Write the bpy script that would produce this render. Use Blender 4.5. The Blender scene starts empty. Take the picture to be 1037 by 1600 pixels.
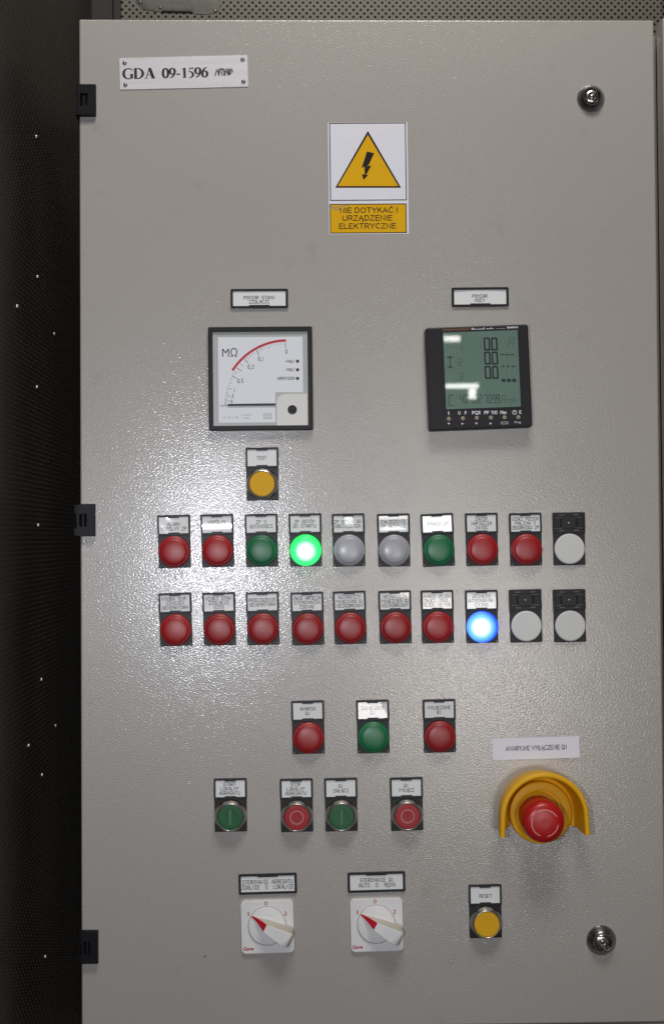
import bpy, math, random
from mathutils import Vector, Matrix, Euler
random.seed(7)
S = bpy.context.scene
C = S.collection
PI = math.pi

# ------------------------------------------------------------------ camera
# Door frame: u = right, v = up (origin at the lower left corner of the door), w = out of the door towards the viewer.
# World: x = u, y = -w, z = v + ZB
ZB = 0.55
F = 1900.0
CAM = Vector((0.2106, 0.4505, 1.1305))
ANG = (0.0218, -0.0198, -0.0066)
DOOR_W, DOOR_H = 0.5395, 0.9377
RC = Matrix.Rotation(ANG[0], 3, 'X') @ Matrix.Rotation(ANG[1], 3, 'Y') @ Matrix.Rotation(ANG[2], 3, 'Z')
TOW = Matrix(((1, 0, 0), (0, 0, -1), (0, 1, 0)))          # door frame -> world

def world(u, v, w=0.0):
    return Vector((u, -w, v + ZB))

cd = bpy.data.cameras.new('camera')
cd.sensor_fit = 'VERTICAL'; cd.sensor_height = 22.2; cd.sensor_width = 14.4
cd.lens = 22.2 * F / 1600.0
cd.clip_start = 0.02; cd.clip_end = 50
cd.dof.use_dof = True; cd.dof.focus_distance = 1.13; cd.dof.aperture_fstop = 5.0
cam = bpy.data.objects.new('camera', cd); C.objects.link(cam)
cam.matrix_world = Matrix.Translation(world(*CAM)) @ (TOW @ RC).to_4x4()
S.camera = cam

def P(px, py, w=0.0):
    """photograph pixel -> (u, v) where its ray meets the plane w above the door skin"""
    d = RC @ Vector(((px - 518.5) / F, (800 - py) / F, -1.0))
    t = (w - CAM.z) / d.z
    return CAM.x + d.x * t, CAM.y + d.y * t

# ------------------------------------------------------------------ world, lamps, exposure
W = bpy.data.worlds.new('World'); S.world = W; W.use_nodes = True
W.node_tree.nodes['Background'].inputs[0].default_value = (1.0, 0.93, 0.86, 1)
W.node_tree.nodes['Background'].inputs[1].default_value = 0.03
S.view_settings.view_transform = 'Standard'; S.view_settings.look = 'None'
S.view_settings.exposure = 0.0; S.view_settings.gamma = 1.0
S.cycles.max_bounces = 6
S.cycles.sample_clamp_indirect = 4.0

def area(name, pos, target, sx, sy, power, color, spread=PI):
    l = bpy.data.lights.new(name, 'AREA'); l.shape = 'RECTANGLE'; l.size = sx; l.size_y = sy
    l.energy = power; l.color = color; l.spread = spread
    o = bpy.data.objects.new(name, l); C.objects.link(o)
    p = world(*pos); t = world(*target)
    o.location = p; o.rotation_euler = (t - p).to_track_quat('-Z', 'Y').to_euler()
    return o

# flash on the camera held upright: left of the lens
area('camera_flash', (0.040, 0.425, 1.11), (0.20, 0.45, 0), 0.045, 0.030, 3.2, (0.89, 0.91, 1.0))
# lit surfaces and fluorescent fittings of the room behind the photographer, plus one added glare panel
area('room_lamp_low', (0.66, 0.12, 2.2), (0.45, 0.32, 0), 0.44, 0.34, 5.2, (1.0, 0.95, 0.91))
area('ceiling_lamp', (0.34, 2.05, 1.0), (0.2, 0.8, 0), 0.7, 0.45, 18.5, (1.0, 0.93, 0.86))
area('legend_glare_light', (0.60, 0.62, 2.6), (0.35, 0.50, 0), 0.22, 0.15, 1.5, (0.95, 1.0, 0.97))  # panel added to put glare on the legend inserts
area('tube_lamp_far', (0.702, 1.125, 3.0), (0.702, 0.6, 0), 0.055, 0.019, 0.07, (1.0, 0.97, 0.92))
area('tube_lamp_near', (0.722, 0.952, 2.9), (0.70, 0.6, 0), 0.110, 0.014, 0.11, (1.0, 0.98, 0.96))
area('tube_lamp_end', (0.756, 0.926, 2.9), (0.70, 0.6, 0), 0.024, 0.034, 0.06, (1.0, 0.98, 0.96))

# ------------------------------------------------------------------ materials
def lin(h):
    r, g, b = (int(h[i:i+2], 16) / 255 for i in (0, 2, 4))
    f = lambda c: c / 12.92 if c <= .04045 else ((c + .055) / 1.055) ** 2.4
    return (f(r), f(g), f(b), 1)

def mat(name, color, rough=0.5, metal=0.0, coat=0.0, coat_rough=0.05, bump=0.0, bscale=900, var=0.08, vscale=60, spec=0.5, rvar=0.1, sss=0.0, aniso=None, jit=0):
    m = bpy.data.materials.new(name); m.use_nodes = True
    nt = m.node_tree; N = nt.nodes; L = nt.links; b = N['Principled BSDF']
    tc = N.new('ShaderNodeTexCoord'); mp = N.new('ShaderNodeMapping'); oi = N.new('ShaderNodeObjectInfo'); sc_ = N.new('ShaderNodeMath'); sc_.operation = 'MULTIPLY'; sc_.inputs[1].default_value = 7; L.new(oi.outputs['Random'], sc_.inputs[0])
    ad = N.new('ShaderNodeVectorMath'); ad.operation = 'ADD'; L.new(tc.outputs['Object'], ad.inputs[0]); L.new(sc_.outputs[0], ad.inputs[1]); L.new(ad.outputs[0], mp.inputs[0])
    if aniso: mp.inputs['Scale'].default_value = aniso
    n = N.new('ShaderNodeTexNoise'); n.inputs['Scale'].default_value = vscale; n.inputs['Detail'].default_value = 5
    L.new(mp.outputs[0], n.inputs['Vector'])
    mx = N.new('ShaderNodeMix'); mx.data_type = 'RGBA'
    c = color if isinstance(color, tuple) else lin(color)
    mx.inputs['A'].default_value = tuple(x * (1 - var) for x in c[:3]) + (1,)
    mx.inputs['B'].default_value = tuple(min(1, x * (1 + var)) for x in c[:3]) + (1,)
    L.new(n.outputs['Fac'], mx.inputs['Factor'])
    if jit:
        hv = N.new('ShaderNodeHueSaturation'); jr = N.new('ShaderNodeMapRange'); jr.inputs['To Min'].default_value = 1 - jit; jr.inputs['To Max'].default_value = 1 + jit
        L.new(oi.outputs['Random'], jr.inputs['Value']); L.new(jr.outputs[0], hv.inputs['Value']); L.new(mx.outputs['Result'], hv.inputs['Color']); L.new(hv.outputs[0], b.inputs['Base Color'])
    else: L.new(mx.outputs['Result'], b.inputs['Base Color'])
    mr = N.new('ShaderNodeMapRange'); mr.inputs['To Min'].default_value = max(0, rough * (1 - rvar)); mr.inputs['To Max'].default_value = min(1, rough * (1 + rvar))
    L.new(n.outputs['Fac'], mr.inputs['Value']); L.new(mr.outputs[0], b.inputs['Roughness'])
    b.inputs['Metallic'].default_value = metal; b.inputs['Coat Weight'].default_value = coat
    b.inputs['Coat Roughness'].default_value = coat_rough; b.inputs['Specular IOR Level'].default_value = spec
    if sss:
        b.inputs['Subsurface Weight'].default_value = sss; b.inputs['Subsurface Scale'].default_value = 0.004
        b.inputs['Subsurface Radius'].default_value = (1, 1, 1)
    if bump:
        n2 = N.new('ShaderNodeTexNoise'); n2.inputs['Scale'].default_value = bscale; n2.inputs['Detail'].default_value = 2
        L.new(tc.outputs['Object'], n2.inputs['Vector'])
        bp = N.new('ShaderNodeBump'); bp.inputs['Distance'].default_value = bump; bp.inputs['Strength'].default_value = 1
        L.new(n2.outputs['Fac'], bp.inputs['Height']); L.new(bp.outputs[0], b.inputs['Normal'])
    return m

def powder_coat(name, color, peel=0.00017):
    """grey powder coat with orange peel, faint grime and a few specks"""
    m = bpy.data.materials.new(name); m.use_nodes = True
    nt = m.node_tree; N = nt.nodes; L = nt.links; b = N['Principled BSDF']
    tc = N.new('ShaderNodeTexCoord')
    n = N.new('ShaderNodeTexNoise'); n.inputs['Scale'].default_value = 5; n.inputs['Detail'].default_value = 6; n.inputs['Roughness'].default_value = .55
    L.new(tc.outputs['Object'], n.inputs['Vector'])
    mx = N.new('ShaderNodeMix'); mx.data_type = 'RGBA'
    mx.inputs['A'].default_value = tuple(x * .93 for x in color) + (1,); mx.inputs['B'].default_value = tuple(x * 1.07 for x in color) + (1,)
    L.new(n.outputs['Fac'], mx.inputs['Factor'])
    # smudges
    g = N.new('ShaderNodeTexNoise'); g.inputs['Scale'].default_value = 26; g.inputs['Detail'].default_value = 4
    L.new(tc.outputs['Object'], g.inputs['Vector'])
    gr = N.new('ShaderNodeMapRange'); gr.inputs['From Min'].default_value = .64; gr.inputs['From Max'].default_value = .8; gr.inputs['To Max'].default_value = .30
    L.new(g.outputs['Fac'], gr.inputs['Value'])
    m2 = N.new('ShaderNodeMix'); m2.data_type = 'RGBA'; m2.inputs['B'].default_value = (color[0]*.62, color[1]*.56, color[2]*.5, 1)
    L.new(mx.outputs['Result'], m2.inputs['A']); L.new(gr.outputs[0], m2.inputs['Factor'])
    # specks
    v = N.new('ShaderNodeTexVoronoi'); v.inputs['Scale'].default_value = 17
    L.new(tc.outputs['Object'], v.inputs['Vector'])
    vr = N.new('ShaderNodeMapRange'); vr.inputs['From Min'].default_value = .030; vr.inputs['From Max'].default_value = .018
    L.new(v.outputs['Distance'], vr.inputs['Value'])
    wn = N.new('ShaderNodeSeparateColor'); L.new(v.outputs['Color'], wn.inputs[0])
    th = N.new('ShaderNodeMath'); th.operation = 'GREATER_THAN'; th.inputs[1].default_value = .90; L.new(wn.outputs[0], th.inputs[0])
    mu = N.new('ShaderNodeMath'); mu.operation = 'MULTIPLY'; L.new(vr.outputs[0], mu.inputs[0]); L.new(th.outputs[0], mu.inputs[1])
    mu2 = N.new('ShaderNodeMath'); mu2.operation = 'MULTIPLY'; mu2.inputs[1].default_value = .7; L.new(mu.outputs[0], mu2.inputs[0])
    m3 = N.new('ShaderNodeMix'); m3.data_type = 'RGBA'; m3.inputs['B'].default_value = (.05, .04, .035, 1)
    L.new(m2.outputs['Result'], m3.inputs['A']); L.new(mu2.outputs[0], m3.inputs['Factor'])
    L.new(m3.outputs['Result'], b.inputs['Base Color'])
    b.inputs['Roughness'].default_value = .33
    b.inputs['Coat Weight'].default_value = .9; b.inputs['Coat Roughness'].default_value = .12
    b.inputs['Specular IOR Level'].default_value = .75
    b.inputs['Coat IOR'].default_value = 1.52
    # orange peel relief, slightly drawn out along one diagonal
    mp = N.new('ShaderNodeMapping'); mp.inputs['Rotation'].default_value = (0, 0, math.radians(50)); mp.inputs['Scale'].default_value = (.62, 1.1, 1)
    L.new(tc.outputs['Object'], mp.inputs[0])
    o1 = N.new('ShaderNodeTexNoise'); o1.inputs['Scale'].default_value = 860; o1.inputs['Detail'].default_value = 2; o1.inputs['Roughness'].default_value = .4
    L.new(mp.outputs[0], o1.inputs['Vector'])
    bp = N.new('ShaderNodeBump'); bp.inputs['Distance'].default_value = peel * 1.02; bp.inputs['Strength'].default_value = 1
    L.new(o1.outputs['Fac'], bp.inputs['Height']); L.new(bp.outputs[0], b.inputs['Normal'])
    L.new(bp.outputs[0], b.inputs['Coat Normal'])
    return m

M = {}
M['door'] = powder_coat('door_powder_coat', (.390, .374, .353))
M['body'] = powder_coat('cabinet_powder_coat', (.33, .315, .29), .00008)
M['black'] = mat('black_plastic', (.018, .018, .022, 1), .42, bump=.00006, bscale=1800, var=.2, spec=.3)
M['black_matte'] = mat('matte_black_plastic', (.012, .012, .013, 1), .6, bump=.00005, bscale=1500)
M['hinge_black'] = mat('hinge_black', (.007, .007, .010, 1), .45, bump=.00005, bscale=1500, spec=.22)
M['lit_edge'] = mat('lit_black_edge', (.11, .11, .115, 1), .4, var=.3, vscale=400)  # paler grey paints in the light that raised edges catch
M['slot'] = mat('dark_slot', (.003, .003, .003, 1), .8)
M['insert'] = mat('glossy_label_insert', (.80, .83, .84, 1), .45, coat=1, coat_rough=.06, var=.02, vscale=90)
M['insert_ink'] = mat('insert_ink', (.02, .02, .024, 1), .45, coat=1, coat_rough=.06)
M['ink'] = mat('black_ink', (.012, .011, .012, 1), .45)
M['red'] = mat('red_lens_plastic', (.34, .006, .009, 1), .42, spec=.5, coat=.55, coat_rough=.38, bump=.00004, bscale=1300, var=.12, vscale=120, sss=.15, jit=.13)
M['green'] = mat('green_lens_plastic', (.004, .15, .055, 1), .42, spec=.5, coat=.55, coat_rough=.38, bump=.00004, bscale=1300, var=.12, vscale=120, sss=.1, jit=.13)
M['white_lens'] = mat('clouded_white_lens_plastic', (.40, .41, .46, 1), .36, coat=.5, coat_rough=.25, bump=.00004, bscale=1200, var=.06, vscale=110, sss=.3, jit=.13)
M['blank'] = mat('light_grey_plastic', (.70, .72, .71, 1), .55, bump=.00003, bscale=1500, var=.03, jit=.13)
M['yellow_cap'] = mat('yellow_button_plastic', (.74, .41, .012, 1), .55, spec=.25, bump=.00003, bscale=1200, var=.06)
M['green_cap'] = mat('green_button_plastic', (.006, .10, .030, 1), .38, bump=.00003, bscale=1200, var=.15)
M['red_cap'] = mat('red_button_plastic', (.33, .008, .016, 1), .38, bump=.00003, bscale=1200, var=.1)
M['symbol_green'] = mat('moulded_symbol_green', (.10, .20, .13, 1), .5)
M['symbol_red'] = mat('moulded_symbol_red', (.50, .16, .17, 1), .5)
M['chrome'] = mat('polished_chrome', (.50, .49, .47, 1), .24, metal=1, var=.1)
M['satin'] = mat('satin_chrome_bezel', (.42, .40, .36, 1), .30, metal=1, bump=.00002, bscale=1600, var=.1)
M['bright'] = mat('bright_rim', (.85, .84, .80, 1), .25, metal=.8)
M['dark_chrome'] = mat('worn_dark_chrome', (.33, .33, .34, 1), .26, metal=1, bump=.00005, bscale=600, var=.3, vscale=200)
M['alu'] = mat('brushed_aluminium', (.74, .74, .79, 1), .36, metal=.25, bump=.00003, bscale=700, var=.06, vscale=350, aniso=(.05, 1, 1))
M['estop_yellow'] = mat('yellow_guard_plastic', (.80, .42, .006, 1), .45, spec=.35, bump=.00006, bscale=900, var=.08, vscale=50, sss=.05)
M['estop_red'] = mat('red_mushroom_plastic', (.46, .008, .010, 1), .36, bump=.00005, bscale=1000, var=.08, coat=.2, coat_rough=.3)
M['arrow'] = mat('faded_white_print', (.72, .45, .45, 1), .5, var=.25, vscale=500)
M['sign_white'] = mat('white_vinyl', (.78, .80, .88, 1), .28, bump=.00018, bscale=420, var=.02)
M['sign_yellow'] = mat('yellow_vinyl', (.76, .43, .003, 1), .28, bump=.00018, bscale=420, var=.04)
M['sign_black'] = mat('black_vinyl_print', (.014, .008, .012, 1), .30, bump=.00018, bscale=420)
M['paper'] = mat('white_paper_label', (.80, .81, .90, 1), .5, bump=.00006, bscale=500, var=.02)
M['meter_frame'] = mat('meter_frame_plastic', (.014, .013, .017, 1), .45, spec=.3, bump=.00004, bscale=1500, var=.15)
M['meter_rim'] = mat('grey_clear_rim', (.46, .49, .48, 1), .3, coat=.5, coat_rough=.1, var=.03)
M['dial'] = mat('white_dial_card', (.78, .82, .88, 1), .45, coat=.5, coat_rough=.08, var=.01)
M['meter_corner'] = mat('off_white_plastic', (.72, .73, .72, 1), .4, var=.02)
M['scale_red'] = mat('red_scale_print', (.50, .025, .04, 1), .4)
M['led_red'] = mat('dark_red_diode', (.10, .012, .03, 1), .25)
M['led_green'] = mat('dark_green_diode', (.03, .07, .05, 1), .25)
M['print_grey'] = mat('grey_print', (.25, .25, .27, 1), .4)
M['lcd'] = mat('green_grey_display', (.115, .205, .168, 1), .35, coat=1, coat_rough=.015, var=.06, vscale=70)
M['lcd_ink'] = mat('display_segments', (.010, .018, .018, 1), .4, coat=1, coat_rough=.015)
M['lcd_faint'] = mat('faint_display_segments', (.095, .172, .142, 1), .4, coat=1, coat_rough=.015)
M['lcd_mid'] = mat('thin_display_segments', (.02, .036, .034, 1), .4, coat=1, coat_rough=.015)
M['brown'] = mat('brown_strip', (.17, .06, .018, 1), .4, var=.2)
M['white_print'] = mat('white_print', (.70, .72, .78, 1), .4)
M['meter_button'] = mat('tan_meter_button', (.30, .26, .20, 1), .4)
M['switch_white'] = mat('white_switch_plastic', (.78, .79, .80, 1), .34, bump=.00003, bscale=900, var=.03)
M['switch_shade_side'] = mat('cream_shade_side', (.60, .55, .47, 1), .42, var=.04)  # shade on the handle's upper side, put into the colour
M['switch_shade_end'] = mat('grey_shade_end', (.26, .25, .22, 1), .5)  # shading of the handle's tail end, painted as grey
M['switch_red'] = mat('red_pointer', (.52, .008, .025, 1), .4)
M['switch_print'] = mat('red_print', (.46, .02, .06, 1), .4)
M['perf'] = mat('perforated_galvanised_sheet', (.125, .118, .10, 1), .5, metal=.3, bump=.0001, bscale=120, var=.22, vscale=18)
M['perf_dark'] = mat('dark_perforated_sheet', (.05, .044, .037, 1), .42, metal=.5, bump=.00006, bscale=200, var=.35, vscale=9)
M['hole_back'] = mat('dark_insulation', (.012, .011, .010, 1), .95, var=.4, vscale=200)
M['post'] = mat('dark_corner_post', (.010, .009, .008, 1), .6, var=.2)
M['tape'] = mat('crumpled_aluminium_tape', (.11, .11, .10, 1), .55, metal=.3, bump=.0008, bscale=60, var=.2, vscale=40)
M['rivet'] = mat('rivet_metal', (.35, .35, .35, 1), .38, metal=1)
M['grime'] = mat('grime', (.12, .10, .09, 1), .6)

def glow_mat(name, centre, mid, rim, strength, off=(0, 0)):
    m = bpy.data.materials.new(name); m.use_nodes = True
    nt = m.node_tree; N = nt.nodes; L = nt.links; b = N['Principled BSDF']
    tc = N.new('ShaderNodeTexCoord'); mp = N.new('ShaderNodeMapping'); mp.inputs['Location'].default_value = (off[0], off[1], 0); mp.inputs['Scale'].default_value = (1, 1, 0)
    L.new(tc.outputs['Object'], mp.inputs[0])
    ln = N.new('ShaderNodeVectorMath'); ln.operation = 'LENGTH'; L.new(mp.outputs[0], ln.inputs[0])
    mr = N.new('ShaderNodeMapRange'); mr.inputs['From Max'].default_value = .0148; L.new(ln.outputs['Value'], mr.inputs['Value'])
    r = N.new('ShaderNodeValToRGB'); L.new(mr.outputs[0], r.inputs[0])
    e = r.color_ramp.elements; e[0].position = .30; e[0].color = centre; e[1].position = 1; e[1].color = rim
    k = e.new(.66); k.color = mid
    L.new(r.outputs[0], b.inputs['Emission Color']); b.inputs['Emission Strength'].default_value = strength
    b.inputs['Base Color'].default_value = (rim[0]*.3, rim[1]*.3, rim[2]*.3, 1); b.inputs['Roughness'].default_value = .35
    return m
M['lit_green'] = glow_mat('lit_green_lens', (.85, 1.0, .88, 1), (.06, .95, .22, 1), (.005, .60, .08, 1), 1.7, (0, .001))
M['lit_blue'] = glow_mat('lit_blue_lens', (1.0, 1.0, .92, 1), (.16, .50, 1.0, 1), (.012, .07, .90, 1), 1.6, (.0018, 0))

# ------------------------------------------------------------------ mesh helpers (millimetres in, metres stored)
class MB:
    def __init__(s): s.v = []; s.f = []; s.m = []
    def loft(s, loops, cap0=False, cap1=True, mi=0, close=True):
        n = len(loops[0]); b = len(s.v)
        for lp in loops: s.v.extend(lp)
        for k in range(len(loops) - 1):
            for i in range(n if close else n - 1):
                j = (i + 1) % n
                s.f.append((b + k*n + i, b + k*n + j, b + (k+1)*n + j, b + (k+1)*n + i)); s.m.append(mi)
        if cap0: s.f.append(tuple(b + i for i in reversed(range(n)))); s.m.append(mi)
        if cap1: s.f.append(tuple(b + (len(loops)-1)*n + i for i in range(n))); s.m.append(mi)
        return s
    def lathe(s, prof, n=40, c=(0, 0), cap0=False, cap1=True, mi=0):
        loops = [[(c[0] + r*math.cos(2*PI*i/n), c[1] + r*math.sin(2*PI*i/n), z) for i in range(n)] for r, z in prof]
        return s.loft(loops, cap0, cap1, mi)
    def rr(s, cx, cy, w, h, r, z0, z1, bev=0.0, mi=0, cap0=False):
        L = [rrl(cx, cy, w, h, r, z0)]
        if bev:
            L.append(rrl(cx, cy, w, h, r, z1 - bev)); L.append(rrl(cx, cy, w - .6*bev, h - .6*bev, max(r-.3*bev, .01), z1 - .3*bev))
            L.append(rrl(cx, cy, w - 2*bev, h - 2*bev, max(r-bev, .01), z1))
        else: L.append(rrl(cx, cy, w, h, r, z1))
        return s.loft(L, cap0, True, mi)
    def frame(s, cx, cy, w, h, r, iw, ih, ir, z0, z1, zi, bev=.3, mi=0, icx=None, icy=None):
        icx = cx if icx is None else icx; icy = cy if icy is None else icy
        L = [rrl(cx, cy, w, h, r, z0), rrl(cx, cy, w, h, r, z1 - bev), rrl(cx, cy, w - 2*bev, h - 2*bev, max(r - bev, .01), z1),
             rrl(icx, icy, iw, ih, ir, z1), rrl(icx, icy, iw, ih, ir, zi)]
        return s.loft(L, False, False, mi)
    def quadprism(s, pts, z0, z1, mi=0):
        n = len(pts)
        a = sum(pts[i][0]*pts[(i+1) % n][1] - pts[(i+1) % n][0]*pts[i][1] for i in range(n))
        if a < 0: pts = pts[::-1]
        return s.loft([[(x, y, z0) for x, y in pts], [(x, y, z1) for x, y in pts]], False, True, mi)
    def box(s, x0, x1, y0, y1, z0, z1, mi=0):
        b = len(s.v)
        s.v += [(x, y, z) for z in (z0, z1) for y in (y0, y1) for x in (x0, x1)]
        for q in ((0, 2, 3, 1), (4, 5, 7, 6), (0, 1, 5, 4), (2, 6, 7, 3), (0, 4, 6, 2), (1, 3, 7, 5)):
            s.f.append(tuple(b + i for i in q)); s.m.append(mi)
        return s
    def poly(s, pts, z, mi=0):
        n = len(pts)
        a = sum(pts[i][0]*pts[(i+1) % n][1] - pts[(i+1) % n][0]*pts[i][1] for i in range(n))
        if a < 0: pts = pts[::-1]
        b = len(s.v); s.v += [(x, y, z) for x, y in pts]; s.f.append(tuple(range(b, b + n))); s.m.append(mi); return s
    def stroke(s, pts, wd, z, mi=0, nib=None):
        """flat ribbon along a polyline; nib = (horizontal width, vertical width) for thick and thin pens"""
        if len(pts) < 2: return s
        closed = pts[0] == pts[-1] and len(pts) > 3
        if closed: pts = pts[:-1]
        n = len(pts); Lf = []; Rt = []
        for i in range(n):
            p = Vector(pts[i])
            a = Vector(pts[i-1]) if (i > 0 or closed) else None
            c = Vector(pts[(i+1) % n]) if (i < n-1 or closed) else None
            d1 = (p - a).normalized() if a is not None else None
            d2 = (c - p).normalized() if c is not None else None
            if d1 is None: d1 = d2
            if d2 is None: d2 = d1
            n1 = Vector((-d1.y, d1.x)); n2 = Vector((-d2.y, d2.x)); nn = n1 + n2
            nn = nn.normalized() if nn.length > .2 else n1
            k = 1 / max(.55, nn.dot(n1))
            if nib:
                o = Vector((nn.x * nib[0] / 2, nn.y * nib[1] / 2)) * k
            else: o = nn * (wd / 2) * k
            e = Vector((0, 0))
            if not closed and not nib:
                if i == 0: e = -d1 * wd * .35
                if i == n-1: e = d1 * wd * .35
            Lf.append((p.x + o.x + e.x, p.y + o.y + e.y, z)); Rt.append((p.x - o.x + e.x, p.y - o.y + e.y, z))
        b = len(s.v); s.v += Lf + Rt
        for i in range(n if closed else n - 1):
            j = (i + 1) % n
            s.f.append((b + n + i, b + n + j, b + j, b + i)); s.m.append(mi)
        return s
    def build(s, name, mats, parent=None, smooth=40, warp=None, loc=None, kind=None, label=None):
        me = bpy.data.meshes.new(name)
        V = s.v if warp is None else [(x, y, z + warp(x, y)) for x, y, z in s.v]
        me.from_pydata([(x*.001, y*.001, z*.001) for x, y, z in V], [], s.f)
        if not isinstance(mats, (list, tuple)): mats = [mats]
        for m in mats: me.materials.append(M[m] if isinstance(m, str) else m)
        me.polygons.foreach_set('material_index', s.m)
        me.polygons.foreach_set('use_smooth', [True] * len(s.f))
        me.set_sharp_from_angle(angle=math.radians(smooth))
        me.polygons.foreach_set('use_smooth', [len(f) <= 4 for f in s.f])
        me.update()
        o = bpy.data.objects.new(name, me); C.objects.link(o)
        if parent is not None: o.parent = parent
        if loc: o.location = tuple(c*.001 for c in loc)
        if kind: o['kind'] = kind
        if label: o['label'] = label
        return o

def rrl(cx, cy, w, h, r, z, n=5):
    out = []
    r = min(r, w/2 - 1e-4, h/2 - 1e-4)
    for sx, sy, a0 in ((1, 1, 0), (-1, 1, 90), (-1, -1, 180), (1, -1, 270)):
        for i in range(n):
            a = math.radians(a0 + 90*i/(n-1))
            out.append((cx + sx*(w/2 - r) + r*math.cos(a), cy + sy*(h/2 - r) + r*math.sin(a), z))
    return out

class Thing:
    """Empty on the door skin: local x right, y up, z towards the viewer"""
    def __init__(s, name, px, py, roll, label, cat, group=None, w=0.0, base=0.0):
        s.u, s.v = P(px, py, w); s.roll = math.radians(roll); s.w = w
        s.e = bpy.data.objects.new(name, None); s.e.empty_display_size = .01; C.objects.link(s.e)
        s.e.location = world(s.u, s.v, base); s.e.rotation_euler = Euler((PI/2, -s.roll, 0))
        s.e['label'] = label; s.e['category'] = cat
        if group: s.e['group'] = group
    def l(s, px, py, h=None):
        """photo pixel -> local mm at height h (mm) over the door"""
        a, b = P(px, py, s.w if h is None else h*.001)
        dx, dy = (a - s.u)*1000, (b - s.v)*1000
        c, q = math.cos(s.roll), math.sin(s.roll)
        return dx*c + dy*q, -dx*q + dy*c

# ------------------------------------------------------------------ lettering
G = {
'A': "00 04 15 26 35 44 40;02 42", 'B': "00 06 36 45 44 33 03;33 42 41 30 00", 'C': "45 36 16 05 01 10 30 41", 'D': "00 06 26 45 41 20 00",
'E': "46 06 00 40;03 33", 'F': "46 06 00;03 33", 'G': "45 36 16 05 01 10 30 41 43 23", 'H': "00 06;40 46;03 43", 'I': "06 46;26 20;00 40",
'J': "16 46;36 31 20 10 01", 'K': "00 06;46 03 40", 'L': "06 00 40", 'M': "00 06 23 46 40", 'N': "00 06 40 46", 'O': "10 01 05 16 36 45 41 30 10",
'P': "00 06 36 45 44 33 03", 'Q': "10 01 05 16 36 45 41 30 10;22 40", 'R': "00 06 36 45 44 33 03;23 40", 'S': "45 36 16 05 04 13 33 42 41 30 10 01",
'T': "06 46;26 20", 'U': "06 01 10 30 41 46", 'V': "06 20 46", 'W': "06 10 25 30 46", 'X': "06 40;00 46", 'Y': "06 23 46;23 20", 'Z': "06 46 00 40",
'0': "10 01 05 16 36 45 41 30 10", '1': "14 26 20;10 30", '2': "05 16 36 45 44 00 40", '3': "05 16 36 45 44 33 42 41 30 10 01;33 13", '4': "30 36 02 42",
'5': "46 06 03 33 42 41 30 10 01", '6': "45 36 16 05 01 10 30 41 42 33 03", '7': "06 46 10", '9': "01 10 30 41 45 36 16 05 04 13 43", '-': "13 33", '.': "10 11",
'+': "13 33;22 24", ',': "11 0b", '/': "00 46"}
G['Ł'] = G['L'] + ";02 24"; G['Ą'] = G['A'] + ";40 3a 4b"; G['Ę'] = G['E'] + ";30 2a 3b"; G['Ć'] = G['C'] + ";27 38"; G['Ń'] = G['N'] + ";27 38"
G['Ó'] = G['O'] + ";27 38"; G['Ś'] = G['S'] + ";27 38"; G['Ż'] = G['Z'] + ";27 28"
def gpts(ch):
    f = lambda c: {'a': -1, 'b': -2}.get(c) if c in 'ab' else int(c)
    return [[(f(t[0]), f(t[1])) for t in st.split()] for st in G[ch].split(';')]

def plot_text(mb, text, cx, cy, cap, pitch, wd, z, mi=0, align='c', slant=0.0):
    """single-stroke engraver lettering; cap height, pitch and stroke in mm"""
    gw = pitch * .70; n = len(text)
    x0 = cx - (n*pitch - (pitch-gw))/2 if align == 'c' else (cx if align == 'l' else cx - n*pitch)
    k = 0
    for i, ch in enumerate(text):
        if ch == ' ': continue
        for st in gpts(ch):
            k += 1
            mb.stroke([(x0 + i*pitch + a/4*gw + slant*b/6*cap, cy - cap/2 + b/6*cap) for a, b in st], wd, z + .004*(k % 5), mi)

_fc = {}
def font_mesh(text, bold=0.0):
    if (text, bold) in _fc: return _fc[(text, bold)]
    c = bpy.data.curves.new('glyphs', 'FONT'); c.body = text; c.resolution_u = 3; c.offset = bold
    o = bpy.data.objects.new('glyphs', c); C.objects.link(o)
    dg = bpy.context.evaluated_depsgraph_get(); dg.update()
    me = bpy.data.meshes.new_from_object(o.evaluated_get(dg))
    r = ([tuple(v.co) for v in me.vertices], [tuple(p.vertices) for p in me.polygons])
    bpy.data.objects.remove(o); bpy.data.curves.remove(c); bpy.data.meshes.remove(me)
    _fc[(text, bold)] = r; return r
def sans(mb, text, x, y, cap, width, z, mi=0, align='c', bold=0.0, shear=0.0):
    """outlined sans lettering scaled to a cap height and a total width in mm; y = baseline"""
    V, Fc = font_mesh(text, bold); H = max(v[1] for v in font_mesh('H')[0])
    a = min(v[0] for v in V); b = max(v[0] for v in V)
    sy = cap / H; sx = width / (b - a)
    x0 = x - (width/2 if align == 'c' else 0)
    k = len(mb.v)
    mb.v += [(x0 + (v[0]-a)*sx + shear*v[1]*sy, y + v[1]*sy, z) for v in V]
    for f in Fc: mb.f.append(tuple(k + i for i in f)); mb.m.append(mi)

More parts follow.
